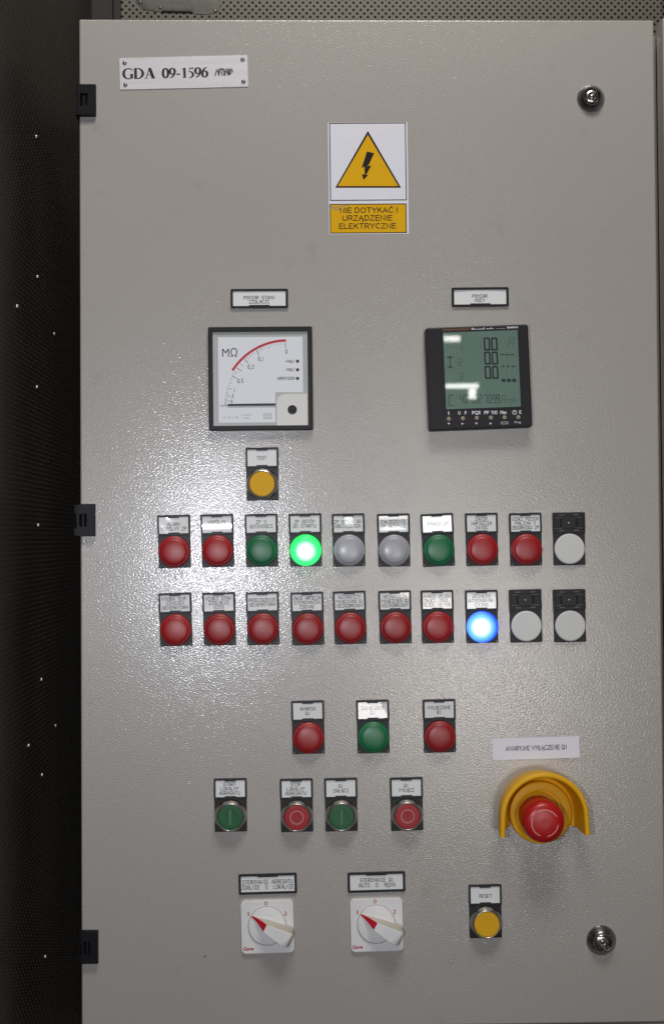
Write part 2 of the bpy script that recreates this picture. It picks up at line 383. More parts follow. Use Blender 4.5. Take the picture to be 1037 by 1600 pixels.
def earc(cx, cy, rx, ry, a0, a1, n=14):
    return [(cx + rx*math.cos(math.radians(a0 + (a1-a0)*i/n)), cy + ry*math.sin(math.radians(a0 + (a1-a0)*i/n))) for i in range(n+1)]
_C = earc(4.3, 5, 3.8, 5, 46, 314, 18); _O = earc(4.4, 5, 4.0, 5, 0, 360, 24)
GS = {'A': (7.6, [[(0, 0), (3.8, 10), (7.6, 0)], [(1.3, 3.2), (6.3, 3.2)]]), 'W': (10.6, [[(0, 10), (2.7, 0), (5.3, 9.4), (7.9, 0), (10.6, 10)]]),
 'R': (7.2, [[(.5, 0), (.5, 10), (4.2, 10)] + earc(4.2, 7.4, 2.5, 2.6, 90, -90, 8) + [(.5, 4.8)], [(3.7, 4.8), (7.0, 0)]]),
 'Y': (7.2, [[(0, 10), (3.6, 4.4), (7.2, 10)], [(3.6, 4.4), (3.6, 0)]]), 'J': (4.8, [[(4.3, 10)] + earc(2.3, 2.7, 2.0, 2.6, 0, -175, 8)]),
 'N': (7.3, [[(.5, 0), (.5, 10), (6.8, 0), (6.8, 10)]]), 'E': (6.7, [[(6.3, 10), (.5, 10), (.5, 0), (6.6, 0)], [(.5, 5.2), (6.0, 5.2)]]),
 'L': (6.0, [[(.5, 10), (.5, 0), (5.8, 0)]]), 'Ł': (6.2, [[(.9, 10), (.9, 0), (6.2, 0)], [(-.4, 4.0), (3.6, 6.4)]]), 'C': (7.6, [_C]), 'Ć': (7.6, [_C, [(4.2, 11.2), (5.8, 13)]]),
 'Ą': (7.6, [[(0, 0), (3.8, 10), (7.6, 0)], [(1.3, 3.2), (6.3, 3.2)], [(7.3, 0), (6.3, -1.6), (7.6, -2.3)]]), 'Z': (6.9, [[(.4, 10), (6.5, 10), (.1, 0), (6.8, 0)]]),
 'I': (1.6, [[(.8, 0), (.8, 10)]]), 'Q': (8.8, [_O, [(5.0, 2.5), (8.2, -.7)]]), 'O': (8.8, [_O]), '1': (4.6, [[(1.0, 7.6), (3.4, 9.7), (3.4, 0)]]),
 'D': (7.6, [[(.5, 0), (.5, 10), (3.3, 10)] + earc(3.3, 5, 3.8, 5, 90, -90, 12) + [(.5, 0)]]), 'T': (7.0, [[(0, 10), (7, 10)], [(3.5, 10), (3.5, 0)]]),
 'K': (7.0, [[(.5, 0), (.5, 10)], [(6.4, 10), (.6, 3.9)], [(2.6, 6.0), (7.0, 0)]]), 'U': (7.4, [[(.5, 10)] + earc(3.7, 3.5, 3.2, 3.5, 180, 360, 12) + [(6.9, 10)]]),
 '!': (1.8, [[(.9, 10), (.9, 3)], [(.9, 1.2), (.9, .1)]]), ' ': (2.0, [])}
def grot(mb, text, x, y, cap, width, z, wd, gap=1.9):
    """plain grotesque lettering centred on x, y = baseline, fitted to a total width"""
    tw = sum(GS[c][0] + gap for c in text) - gap; sx = width/tw; sy = cap/10; cx_ = x - width/2; k = 0
    for ch in text:
        for st in GS[ch][1]:
            k += 1; mb.stroke([(cx_ + a*sx, y + b*sy) for a, b in st], wd, z + .004*(k % 5))
        cx_ += (GS[ch][0] + gap)*sx

# ------------------------------------------------------------------ setting: perforated walls behind and beside the cabinet
def perforated(name, mats, nx, ny, pitch, rad, thick, parent=None):
    """real sheet with staggered round holes in the local x,y plane; lower left at 0,0"""
    mb = MB(); c = pitch; vid = {}
    def vert(x, y, z=0.0):
        k = (round(x, 3), round(y, 3), z)
        if k not in vid: vid[k] = len(mb.v); mb.v.append((x, y, z))
        return vid[k]
    h = c / 2
    for j in range(ny):
        for i in range(nx):
            if (i + j) % 2: continue
            cx, cy = i*h, j*h                     # diamond cell around each hole
            out = [(h, 0), (h/2, h/2), (0, h), (-h/2, h/2), (-h, 0), (-h/2, -h/2), (0, -h), (h/2, -h/2)]
            O = [vert(cx + a, cy + b) for a, b in out]
            b0 = len(mb.v)
            for z in (0.0, -thick):
                for k in range(8):
                    a = k*PI/4; mb.v.append((cx + rad*math.cos(a), cy + rad*math.sin(a), z))
            for k in range(8):
                l = (k+1) % 8
                mb.f.append((O[k], O[l], b0 + l, b0 + k)); mb.m.append(0)
                mb.f.append((b0 + k, b0 + l, b0 + 8 + l, b0 + 8 + k)); mb.m.append(0)
    return mb.build(name, mats, parent, smooth=30)

DEPTH = -0.36       # back wall behind the door skin
WALLX = -0.048      # side wall plane, u in the door frame
# back wall
bw = perforated('back_wall', ['perf'], 156, 84, 8.9, 1.75, 1.2)
bw.location = world(WALLX + .012, DOOR_H + .02, DEPTH); bw.rotation_euler = (PI/2, 0, 0); bw['kind'] = 'structure'
bk = MB().box(-5, 700, -5, 380, -9, -6).build('insulation', 'hole_back', bw)
tp = MB(); rnd = random.Random(3)
pts = [(198, 58), (210, -6), (240, -10), (258, 4), (283, 8), (300, 14), (322, 11), (341, 16), (341, 2), (352, -8), (352, -60), (198, -60)]
def bl(px, py):
    a, b = P(px, py, DEPTH); return ((a - (WALLX + .012))*1000, (b - (DOOR_H + .02))*1000)
TP = [(212, 4), (222, 15), (236, 17), (250, 19), (262, 18), (275, 21), (292, 19), (306, 22), (322, 23), (338, 21), (345, 12), (341, -2), (330, -14), (232, -14), (214, -8)]
TL = [bl(*p) for p in TP]
cxm = sum(p[0] for p in TL)/len(TL); cym = sum(p[1] for p in TL)/len(TL)
loops = [[(cxm + (x-cxm)*s, cym + (y-cym)*s, z + rnd.uniform(-.35, .35)*(s < 1)) for x, y in TL] for s, z in ((1, .25), (.97, .8), (.7, .9), (.35, 1.2))]
tape = tp.loft(loops, False, True).build('tape_patch', 'tape', bw)
tp2 = MB(); tp2.loft([[(x, y, z) for x, y in [bl(*q) for q in ((254, 17.2), (300, 18.6), (301, 20.2), (256, 19.4))]] for z in (1.0, 1.9)], False, True).build('tape_fold', 'slot', bw)
for px, py in ((220, 3.5), (251, 12), (337, 17)):
    x, y = bl(px, py)
    MB().lathe([(2.3, 0), (2.2, .8), (1.5, 1.6), (.6, 2.0)], 14).build('rivet', 'rivet', bw, loc=(x, y, .8))
# side wall: local x runs from the viewer's end back to the corner
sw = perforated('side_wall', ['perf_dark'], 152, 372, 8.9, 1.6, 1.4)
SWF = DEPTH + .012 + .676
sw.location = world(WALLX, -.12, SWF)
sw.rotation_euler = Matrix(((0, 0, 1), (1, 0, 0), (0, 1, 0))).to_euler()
sw['kind'] = 'structure'
MB().box(-5, 690, -5, 1660, -9, -6).build('insulation', 'hole_back', sw)
for px, py in ((57, 214), (59, 433), (27, 479), (85, 522), (58, 605), (60, 821), (65, 1062), (87, 1134), (45, 1165), (66, 1211), (71, 1495)):
    d = RC @ Vector(((px - 518.5) / F, (800 - py) / F, -1.0)); t = (WALLX - CAM.x) / d.x
    q = CAM + d * t
    MB().lathe([(2.4, 0), (2.3, .9), (1.6, 1.9), (.6, 2.3)], 14).build('rivet', 'rivet', sw, loc=((SWF - q.z)*1000, (q.y + .12)*1000, 0))
# corner post between the two
cp = MB(); cp.box(0, 26, 0, 1650, 0, 22); cp.box(26, 34, 0, 1650, 0, 10)
o = cp.build('corner_post', 'post'); o.location = world(WALLX - .001, -.12, DEPTH - .003); o.rotation_euler = (PI/2, 0, 0); o['kind'] = 'structure'
# floor and ceiling of the plant room as far as other views could see
fl = MB().box(-400, 1500, -900, 500, -30, 0).build('floor', 'post'); fl.location = world(.1, -.5501, 0); fl['kind'] = 'structure'

# ------------------------------------------------------------------ cabinet
cab = bpy.data.objects.new('control_cabinet', None); C.objects.link(cab)
cab.location = world(0, 0, 0); cab.rotation_euler = (PI/2, 0, 0)
cab['label'] = 'tall grey powder coated cabinet whose door carries all the meters, lamps and switches'; cab['category'] = 'cabinet'
MW, MH = DOOR_W*1000, DOOR_H*1000
d = MB()
L = [rrl(MW/2, MH/2, MW, MH, 1.2, -20), rrl(MW/2, MH/2, MW, MH, 1.2, -2.2), rrl(MW/2, MH/2, MW-.5, MH-.5, 1.2, -1.1), rrl(MW/2, MH/2, MW-1.6, MH-1.6, 1.0, -.3), rrl(MW/2, MH/2, MW-3.6, MH-3.6, .5, 0)]
d.loft(L, False, True); door = d.build('door', 'door', cab, smooth=60)
b = MB()
b.box(5, MW-5, -90, MH-5, -300, -24)                            # carcass
b.box(MW-5, MW+9, -90, MH-4.6, -300, -26)                       # right flange seen past the door edge
body = b.build('body', 'body', cab)
MB().box(6, MW-6, 6, MH-6, -24, -20.5).build('gasket', 'black_matte', cab)
pl = MB().rr(MW/2, -41.5, MW, 80, 1.2, -20, -1, 1.0).build('lower_panel', 'door', cab)
# light scratches and rub marks in the paint edge
def hinge(px0, py0, px1, py1, kn):
    u0, v0 = P(px0, py0, .006); u1, v1 = P(px1, py1, .006)
    w, h = (u1-u0)*1000, (v0-v1)*1000; cx, cy = (u0+u1)*500, (v0+v1)*500
    mb = MB()
    # plate with a window for the knuckle: C shape
    mb.loft([rrl(cx, cy, w, h, .8, z) for z in (-6, 4.6)] + [rrl(cx, cy, w-1, h-1, .6, 5.6)] + [rrl(cx - w*.12, cy, w*.42, h*.40, .4, 5.6), rrl(cx - w*.12, cy, w*.42, h*.40, .4, 1)], False, False)
    mb.box(cx + w/2 - 2.6, cx + w/2 + .15, cy - h/2 + .2, cy + h/2 - .2, -.5, 4.3)
    mb.box(cx - w/2 - 2.0, cx - w/2 + 1, cy - h/2 + 1, cy - h*.24, -14, 3.0)
    mb.box(cx - w/2 - 1.6, cx - w/2 + 1, cy + h*.22, cy + h/2 - 1, -14, 3.4)
    hg = mb.build('hinge', 'hinge_black', cab)
    k = MB(); n = 16; r = w*.15
    loops = [[(cx - w*.16 + r*math.cos(2*PI*i/n), y, 1.6 + r*math.sin(2*PI*i/n)) for i in range(n)] for y in (cy - h*.19, cy + h*.19)]
    k.loft(loops, True, True); k.build('hinge_pin', 'hinge_black', hg)
    MB().rr(cx - w*.12, cy, w*.42, h*.40, .4, .1, .6).build('hinge_recess', 'slot', hg)
hinge(120.5, 130.5, 149, 179.5, 0); hinge(119, 787.5, 148, 838, 1); hinge(126.5, 1456, 152.5, 1507, 2)

def lock(px, py, r, seed):
    u, v = P(px, py, .004); cx, cy = u*1000, v*1000
    o = MB().lathe([(r, 0), (r, .8), (r*.93, 2.2), (r*.74, 6.2), (r*.66, 7.2), (r*.60, 7.2), (r*.57, 6.6), (r*.55, 3.5)], 48, (0, 0), False, True).build('lock', 'dark_chrome', cab, loc=(cx, cy, 0))
    rd = random.Random(seed)
    c = MB().lathe([(r*.50, 3.0), (r*.50, 6.5), (r*.44, 7.3), (r*.30, 7.5), (r*.27, 7.0), (r*.25, 4.6)], 30, cap1=True)
    a = rd.uniform(0, 3)
    c.stroke([(-r*.5*math.cos(a), -r*.5*math.sin(a)), (-r*.28*math.cos(a), -r*.28*math.sin(a))], 2.4, 7.9)
    c.build('lock_core', 'chrome', o)
    MB().lathe([(r*.16, 4.6), (r*.14, 6.3), (r*.05, 6.6)], 16).build('lock_pin', 'dark_chrome', o)
lock(923.6, 152.0, 13.0, 1); lock(940.0, 1471.0, 13.8, 5)

# neighbouring cabinet at the right
nb = bpy.data.objects.new('neighbouring_cabinet', None); C.objects.link(nb)
nu = P(1034.2, 28, 0)[0]; nv = P(1034, 27.6, 0)[1]
nb.location = world(nu, 0, 0); nb.rotation_euler = (PI/2, 0, 0)
nb['label'] = 'edge of a second grey cabinet past the gap at the right border'; nb['category'] = 'cabinet'
nh = nv*1000
L = [rrl(200, nh/2, 400, nh, 1.2, -20), rrl(200, nh/2, 400, nh, 1.2, -2.2), rrl(200, nh/2, 399, nh-1, 1.0, -.6), rrl(200, nh/2, 396.5, nh-3.5, .5, 0)]
MB().loft(L, False, True).build('door', 'door', nb, smooth=60)
MB().box(4, 396, -90, nh-5, -300, -22).build('body', 'body', nb)
MB().box(-7.5, 3.4, -90, nh-14, -60, -30).build('gap_shade_strip', 'black_matte', nb)  # black strip standing in for the shade in the gap

# ------------------------------------------------------------------ name plate, warning sign, paper label
def serif(mb, spec, x, y, s, z):
    """s = mm per grid unit; thick and thin strokes with a broad pen"""
    k = 0
    for st, nib in spec:
        k += 1
        mb.stroke([(x + a*s, y + b*s) for a, b in st], 1, z + .006*(k % 4), nib=(nib[0]*s, nib[1]*s))
def arc(cx, cy, rx, ry, a0, a1, n=14):
    return [(cx + rx*math.cos(math.radians(a0 + (a1-a0)*i/n)), cy + ry*math.sin(math.radians(a0 + (a1-a0)*i/n))) for i in range(n+1)]
TN = (2.5, .85)      # thick vertical, thin horizontal
def ser(x, y, w=2.4): return ([(x-w/2, y), (x+w/2, y)], (.5, .45))
GL = {
 'G': (10.6, [(arc(5.2, 5, 4.2, 4.75, 50, 300, 22), TN), ([(8.3, .6), (8.3, 4.3)], TN), (([(6.6, 4.4), (9.9, 4.4)]), (.5, .5)), ([(8.9, 9.6), (8.9, 7.0)], (.5, .5))]),
 'D': (10.6, [([(2.0, .2), (2.0, 9.8)], TN), (arc(3.6, 5, 5.0, 4.72, -90, 90, 18), TN), ([(.6, .25), (4, .25)], (.5, .45)), ([(.6, 9.75), (4, 9.75)], (.5, .45))]),
 'A': (10.2, [([(1.6, .2), (5.0, 9.9)], (.8, .5)), ([(5.0, 9.9), (8.3, .2)], (3.0, .9)), ([(2.8, 3.4), (7.0, 3.4)], (.5, .5)), ser(1.6, .25, 3), ser(8.3, .25, 3.4)]),
 '0': (7.0, [(arc(3.5, 5, 2.5, 4.7, 0, 360, 24), TN)]),
 '9': (7.0, [(arc(3.5, 6.6, 2.4, 3.1, 0, 360, 20), TN), (arc(.5, 6.6, 5.4, 6.4, 0, -82, 12), (2.1, .8))]),
 '6': (7.0, [(arc(3.5, 3.3, 2.4, 3.1, 0, 360, 20), TN), (arc(6.5, 3.3, 5.4, 6.4, 180, 98, 12), (2.1, .8))]),
 '1': (7.0, [([(3.8, .2), (3.8, 9.7)], (2.4, .6)), ([(1.7, 8.4), (3.6, 9.5)], (.6, .6)), ser(3.8, .25, 4)]),
 '5': (7.0, [([(2.2, 9.3), (6.1, 9.3)], (1, 1.1)), ([(2.2, 9.4), (1.6, 5.6)], (.6, .4)), (arc(2.2, 3.0, 3.2, 2.9, 100, -100, 16), (2.3, .85))]),
 '-': (5.2, [([(.8, 3.6), (4.4, 3.6)], (1, 1.2))]), ' ': (4.4, [])}
t = Thing('name_plate', 287.5, 113.5, 1.45, 'brushed metal name plate reading GDA 09-1596 riveted near the upper left corner', 'name plate')
npl = MB().rr(0, 0, 119.5, 29.6, .4, .05, .9, .2).build('plate', 'alu', t.e)
le = MB()
for x, sc_, wd_ in ((-57.0, 1.02, 'GDA'), (-20.4, .96, '09-1596')):
    for ch in wd_:
        w, spec = GL[ch]; serif(le, spec, x, -5.2, sc_, 1.0); x += w*sc_*(.93 if wd_ == 'GDA' else .945)
le.build('lettering', 'ink', npl); le = MB()
# smudged hand stamped signature
rd = random.Random(4)
for i in range(9):
    x0 = 29.5 + i*1.75
    le.stroke([(x0 + rd.uniform(-1, 1), -3.6 + rd.uniform(-.4, .6)), (x0 + rd.uniform(.2, 1.6), .5 + rd.uniform(-1, 1)), (x0 + 1.0, 2.4 + rd.uniform(-.6, .6)), (x0 + 2.2, rd.uniform(-2.5, 2))], .95, 1.0 + .006*i, mi=1)
le.build('stamped_mark', ['ink', 'ink'], npl)
for x, y in ((-54.7, 10.2), (55.2, 10.6), (-54.6, -10.4), (55.3, -10.2)):
    MB().lathe([(2.0, 0), (2.0, .4), (1.5, 1.1), (.7, 1.35), (.6, 1.0)], 18).build('rivet', 'rivet', t.e, loc=(x, y, .9))

t = Thing('warning_sign', 575.2, 278.6, .35, 'white and yellow high voltage sticker with a lightning bolt triangle over NIE DOTYKAĆ ! lettering', 'warning sign')
def q(X, Y): return t.l(500 + X/6.913, 180 + Y/6.913)
sg = MB().rr(0, 0, 74.4, 105.2, .3, .05, .22).build('backing', 'sign_white', t.e)
fr = MB()
def rectframe(mb, x0, y0, x1, y1, wd, z, mi=0):
    mb.stroke([(x0, y0), (x1, y0), (x1, y1), (x0, y1), (x0, y0)], wd, z, mi)
a = q(102, 90); c = q(930, 915); rectframe(fr, a[0], a[1], c[0], c[1], .85, .26)
tri = [q(515, 170), q(163, 785), q(873, 785)]
fr.poly(tri, .25)
bolt = [(505, 392), (583, 412), (522, 530), (552, 545), (497, 640), (517, 645), (465, 700), (452, 640), (475, 643), (492, 568), (447, 570)]
yl = MB(); yl.poly([q(515, 212), q(190, 767), q(843, 767)], .29).build('triangle', 'sign_yellow', t.e)
fr.poly([q(*p) for p in [(505, 392), (583, 412), (522, 543), (447, 570)]], .32); fr.poly([q(*p) for p in [(478, 556), (553, 543), (500, 640), (480, 640)]], .325); fr.poly([q(*p) for p in [(450, 638), (519, 645), (467, 702)]], .33)
fr.build('black_print', 'sign_black', t.e)
yb = MB(); a = q(108, 965); c = q(930, 1268)
yb.poly([(a[0], a[1]), (c[0], a[1]), (c[0], c[1]), (a[0], c[1])], .25); yb.build('yellow_band', 'sign_yellow', t.e)
tx = MB(); rectframe(tx, a[0], a[1], c[0], c[1], .85, .28)
for s_, X0, X1, Yb in (('NIE DOTYKAĆ !', 215, 835, 1057), ('URZĄDZENIE', 242, 778, 1141), ('ELEKTRYCZNE', 205, 818, 1228)):
    p0 = q(X0, Yb); p1 = q(X1, Yb); grot(tx, s_, (p0[0]+p1[0])/2, p0[1] + .2, 4.55, p1[0]-p0[0], .29, .82)
tx.build('lettering', 'sign_black', t.e)
sc = MB(); sc.stroke([q(90, 985), q(165, 1000), q(225, 985), q(300, 975)], .5, .34); sc.stroke([q(120, 985), q(165, 1025), q(210, 1010)], .9, .345)
sc.build('scratch', 'print_grey', t.e)

t = Thing('paper_label', 836.5, 1168.8, 1.15, 'plain white paper strip reading AWARYJNE WYŁĄCZENIE Q1 above the emergency stop', 'label')
mb = MB(); n = 14
wv = lambda x, y: .25*math.sin(x*.09 + 1) + .12*math.sin(x*.31 + y*.2)
for i in range(n+1):
    for j in range(5): mb.v.append((-40.5 + 81*i/n, -10 + 20*j/4, .5))
for i in range(n):
    for j in range(4): k = i*5 + j; mb.f.append((k, k+5, k+6, k+1)); mb.m.append(0)
mb.rr(0, 0, 80.9, 19.9, .2, -.1, .02)
pb = mb.build('paper', 'paper', t.e, warp=wv)
tx = MB(); grot(tx, 'AWARYJNE WYŁĄCZENIE Q1', 0.3, -1.6, 4.0, 56.5, .72, .56); tx.build('lettering', 'ink', pb, warp=wv)

# ------------------------------------------------------------------ legend holders
def bow(a=0, b=0, c=0, d=0, cx=0, cy=15, k=0, ang=0, fx=0):
    """surface shape of a slightly warped insert: tilts a, b (mm per mm), curvatures c, d, ripple k"""
    def f(x, y):
        X, Y = x - cx, y - cy
        z = a*X + b*Y + c*X*X + d*Y*Y
        z = max(z, -.5)
        if k: z += k*math.sin(.55*(X*math.cos(ang) + Y*math.sin(ang)) + fx)
        return z
    return f
def insert(parent, cx, cy, w, h, z, lines, cap, pitch, wp, wd=.36, gap=1.42, notch='both', dx=0, dy=0):
    mb = MB(); nx, ny = 20, 12
    for i in range(nx+1):
        for j in range(ny+1): mb.v.append((cx - w/2 + w*i/nx, cy - h/2 + h*j/ny, z))
    for i in range(nx):
        for j in range(ny): k = i*(ny+1) + j; mb.f.append((k, k+ny+1, k+ny+2, k+1)); mb.m.append(0)
    o = mb.build('insert', 'insert', parent, warp=wp)
    if lines:
        tx = MB(); n = len(lines)
        for i, s_ in enumerate(lines):
            pt = min(pitch, (w - 1.6)/max(1, len(s_)))
            plot_text(tx, s_, cx + dx, cy + dy + ((n-1)/2 - i)*cap*gap, cap, pt, wd, z + .11)
        tx.build('lettering', 'insert_ink', o, warp=wp)
    return o
def frame_piece(mb, cx, cy, w, h, iw, ih, z0, z1, notch_t=True, notch_b=True, nw=10.2, nd=.95):
    mb.frame(cx, cy, w, h, 1.1, iw, ih, .25, z0, z1, z0 - .1, bev=.35)
    if notch_t: mb.box(cx - nw/2, cx + nw/2, cy + ih/2 - nd, cy + ih/2 + .3, z0, z1 - .02)
    if notch_b: mb.box(cx - nw/2, cx + nw/2, cy - ih/2 - .3, cy - ih/2 + nd, z0, z1 - .02)

def holder(t, lines, wp, dx=0, dy=0, wd=.43, cap=2.95):
    """30 x 49.4 mm black legend holder; insert window at the top"""
    mb = MB(); mb.rr(0, -8.4, 29.6, 32.4, .9, .05, 2.0, .35); mb.rr(0, 15.0, 29.6, 18.4, .9, .05, 1.6)
    frame_piece(mb, 0, 15.0, 30.2, 19.0, 27.0, 15.3, 1.6, 3.0)
    o = mb.build('legend_holder', 'black', t.e)
    if lines is not None:
        insert(o, 0, 15.0, 26.9, 15.2, 2.25, lines, cap, 2.42, wp, wd, 1.42 if len(lines) < 3 else 1.36, dx=dx, dy=dy)
    else:                                           # empty holder: clip bridge, two slots, guide ribs
        c = MB(); c.rr(0, 14.8, 13.5, 11.0, 1.0, 1.6, 2.5, .3)
        c.rr(-10.5, 14.8, 5.0, 8.6, .3, 1.6, 2.2, .1); c.rr(10.5, 14.8, 5.0, 8.6, .3, 1.6, 2.2, .1)
        for sx in (-1, 1):
            for k in range(5): c.box(sx*10.5 - 2.4, sx*10.5 + 2.4, 11.6 + k*1.45, 12.2 + k*1.45, 2.2, 2.45)
            for sy in (-1, 1):
                MB().rr(0, 0, 6.6, .6, .2, 1.6, 2.8, .15).build('guide_rib', 'lit_edge', o, loc=(sx*9.6, 14.8 + sy*4.9, 0))
                MB().rr(0, 0, 5.0, 1.0, .3, 1.6, 3.1, .25).build('snap_lug', 'lit_edge', o, loc=(sx*7.0, 14.9 + sy*7.2, 0))
        c.rr(0, 21.6, 9, .4, .1, 1.6, 2.7, .1); c.rr(0, 8.4, 9, .4, .1, 1.6, 2.7, .1)
        c.build('clip', 'black', o)
        s_ = MB(); s_.rr(-7.4, 14.8, 1.9, 7.6, .3, 1.5, 1.75); s_.rr(7.4, 14.8, 1.9, 7.6, .3, 1.5, 1.75); s_.build('slot', 'slot', o)
        MB().lathe([(.95, 2.5), (.85, 2.75), (.4, 2.9)], 12, (0, 14.8)).build('glint_dot', 'rivet', o)  # bright metal dot stands in for a specular glint
    return o
CY = -9.4
def corner_dimples(o):
    for x in (-13.2, 13.2): MB().lathe([(.75, 0), (.6, .35), (.25, .5)], 10).build('locating_stud', 'print_grey', o, loc=(x, -23.0, 2.0))

def pilot(px, py, roll, colour, lines, label, wp=None, **kw):
    t = Thing('indicator_lamp', px, py, roll, label, 'indicator lamp', 'round indicator lamps on the cabinet door')
    o = holder(t, lines, wp or bow(), **kw); corner_dimples(o)
    prof = [(14.5, 1.8), (14.6, 5.2), (14.45, 6.2), (13.9, 7.2), (12.8, 7.7), (12.6, 7.7), (12.5, 7.95), (12.1, 8.15)]
    prof += [(12.1*math.cos(a), 8.15 + 2.2*math.sin(a)) for a in [i*PI/2/9 for i in range(1, 9)]]
    MB().lathe(prof, 56).build('lens', colour, t.e, loc=(0, CY, 0), smooth=50)
    return t
def blanking(px, py, roll, label):
    t = Thing('blanking_plug', px, py, roll, label, 'blanking plug', 'pale grey blanking plugs under empty legend holders')
    o = holder(t, None, None)
    MB().lathe([(14.0, 1.8), (14.2, 3.0), (14.1, 3.7), (13.6, 4.15), (12.6, 4.3)], 56).build('plug', 'blank', t.e, loc=(0, CY, 0), smooth=50)
def button(px, py, roll, colour, lines, label, symbol=None, sym_mat=None, wp=None, **kw):
    t = Thing('push_button', px, py, roll, label, 'push button', 'flush push buttons with metal rims')
    holder(t, lines, wp or bow(), **kw)
    MB().lathe([(14.7, 1.8), (14.9, 3.0), (14.7, 5.2), (13.9, 8.2), (13.0, 10.4), (12.55, 11.2), (12.2, 11.35)], 56, cap1=False).build('bezel', 'satin', t.e, loc=(0, CY, 0), smooth=60)
    MB().lathe([(12.2, 11.35), (12.0, 11.45), (11.8, 11.3), (11.7, 9.5)], 56, cap1=False).build('rim', 'bright', t.e, loc=(0, CY, 0), smooth=60)
    cap = MB().lathe([(11.45, 9.5), (11.4, 10.3), (11.1, 10.7), (10.5, 10.75), (6, 10.6), (2, 10.55)], 48).build('cap', colour, t.e, loc=(0, CY, 0), smooth=60)
    if symbol == 'I': MB().rr(0, 0, 1.5, 13.2, .4, 10.4, 10.85, .1).build('symbol', sym_mat, cap)
    if symbol == 'O':
        m_ = MB(); m_.lathe([(6.5, 10.5), (6.5, 10.88), (5.3, 10.88), (5.3, 10.4)], 40, cap1=False); m_.build('symbol', sym_mat, cap)
    return t

# first row
R1 = [(272.7, 846, 1.2, 'red', ['ALARM', 'WSPÓLNY ZP'], 'red lamp reading ALARM, first on the left in the upper long row', dict(wp=bow(a=.012, c=.0026, cx=4, d=.001, k=.03, ang=.8), dy=-1.2)),
 (340, 844.7, 1.2, 'red', ['WSPÓLNY', 'STAN ZP'], 'red lamp with a flash glare along the bottom of its WSPÓLNY legend', dict(wp=bow(a=.0, b=.012, d=-.0030, cy=15, c=.0004))),
 (408.8, 844.2, 1.1, 'green', ['ZP W', 'GOTOWOŚCI'], 'unlit green lamp reading ZP W GOTOWOŚCI below the TEST button', {}),
 (477.1, 843.7, .9, 'lit_green', ['ZP GOTÓW', 'DO STARTU'], 'glowing green lamp reading ZP GOTÓW DO STARTU', dict(dx=-.5)),
 (544.5, 843.7, 1.0, 'white_lens', ['ZP GOTÓW DO', 'OBCIĄŻENIA'], 'unlit clouded lamp reading ZP GOTÓW DO OBCIĄŻENIA right of the glowing green one', dict(wp=bow(a=-.02, b=-.012, c=-.0022, d=-.0010, cx=-6), dx=-.6)),
 (614.8, 843.9, .9, 'white_lens', ['CHŁODZENIE', 'ZP AKTYWNE'], 'unlit clouded lamp reading CHŁODZENIE ZP AKTYWNE', dict(wp=bow(a=-.026, b=.008, c=-.0006, d=.0044))),
 (683.4, 843.7, 2.3, 'green', ['PRACA ZP'], 'slightly tilted green lamp with strong glare over its PRACA ZP legend', dict(wp=bow(a=-.006, b=-.022, c=.0007, d=.0002, cx=-4), dx=1)),
 (751.8, 842.8, 1.0, 'red', ['ZANIK', 'NAPIĘCIA', '24VDC'], 'red lamp reading ZANIK NAPIĘCIA 24VDC', {}),
 (820.2, 842.7, .9, 'red', ['NISKI POZIOM', 'PALIWA W', 'ZBIORNIKU ZP'], 'red lamp reading NISKI POZIOM PALIWA W ZBIORNIKU ZP beside the plug', {})]
for px, py, r, c, ln, lb, kw in R1: pilot(px, py, r, c, ln, lb, **kw)
blanking(887.7, 841.8, .6, 'pale grey plug with empty holder at the right end of the upper long row')
R2 = [(274.9, 967.7, 1.6, 'red', ['WYSOKA TEMP.', 'UZWOJEŃ', 'GENERATORA'], 'red lamp reading WYSOKA TEMP. UZWOJEŃ GENERATORA', {}),
 (342.9, 966.8, 1.4, 'red', ['NISKI STAN', 'IZOLACJI', 'G2SS'], 'red lamp with a glare across the top of its IZOLACJI legend', dict(wp=bow(b=.010, d=.0024, c=.0005))),
 (410.7, 966.1, 1.2, 'red', ['PRZECIĄŻENIE', 'GENERATORA'], 'red lamp reading PRZECIĄŻENIE GENERATORA', {}),
 (480.3, 966.3, 1.4, 'red', ['ZANIK NAPIĘCIA', 'STEROWANIA', '230VAC'], 'red lamp reading ZANIK NAPIĘCIA STEROWANIA 230VAC', {}),
 (546.4, 964.7, 1.6, 'red', ['MECHANIZM', 'WYŁĄCZNIKA Q1', 'NIEZAZBROJONY'], 'red lamp reading MECHANIZM WYŁĄCZNIKA Q1 NIEZAZBROJONY', dict(wp=bow(a=-.014, b=-.018, c=.0010, cx=-8, d=-.002))),
 (616.9, 964, 1.1, 'red', ['MECHANIZM', 'WYŁĄCZNIKA Q2', 'NIEZAZBROJONY'], 'red lamp reading MECHANIZM WYŁĄCZNIKA Q2 NIEZAZBROJONY', dict(wp=bow(a=.002, b=-.016, d=.0022))),
 (682.8, 963.3, .9, 'red', ['AWARIA UKŁADU', 'ZAŁĄCZ. ZASIL.', 'REZER. HI-FOG'], 'red lamp reading AWARIA UKŁADU with HI-FOG, beside the blue lamp', {}),
 (751.8, 963.1, .8, 'lit_blue', ['GRZAŁKA', 'ANTYKONDENSA-', 'CYJNA'], 'glowing blue lamp reading GRZAŁKA ANTYKONDENSACYJNA', {})]
for px, py, r, c, ln, lb, kw in R2: pilot(px, py, r, c, ln, lb, **kw)
blanking(820.3, 962.1, 1.2, 'pale grey plug with empty holder right beside the glowing blue lamp')
blanking(888.6, 961.8, .9, 'pale grey plug with empty holder at the right end of the lower long row')
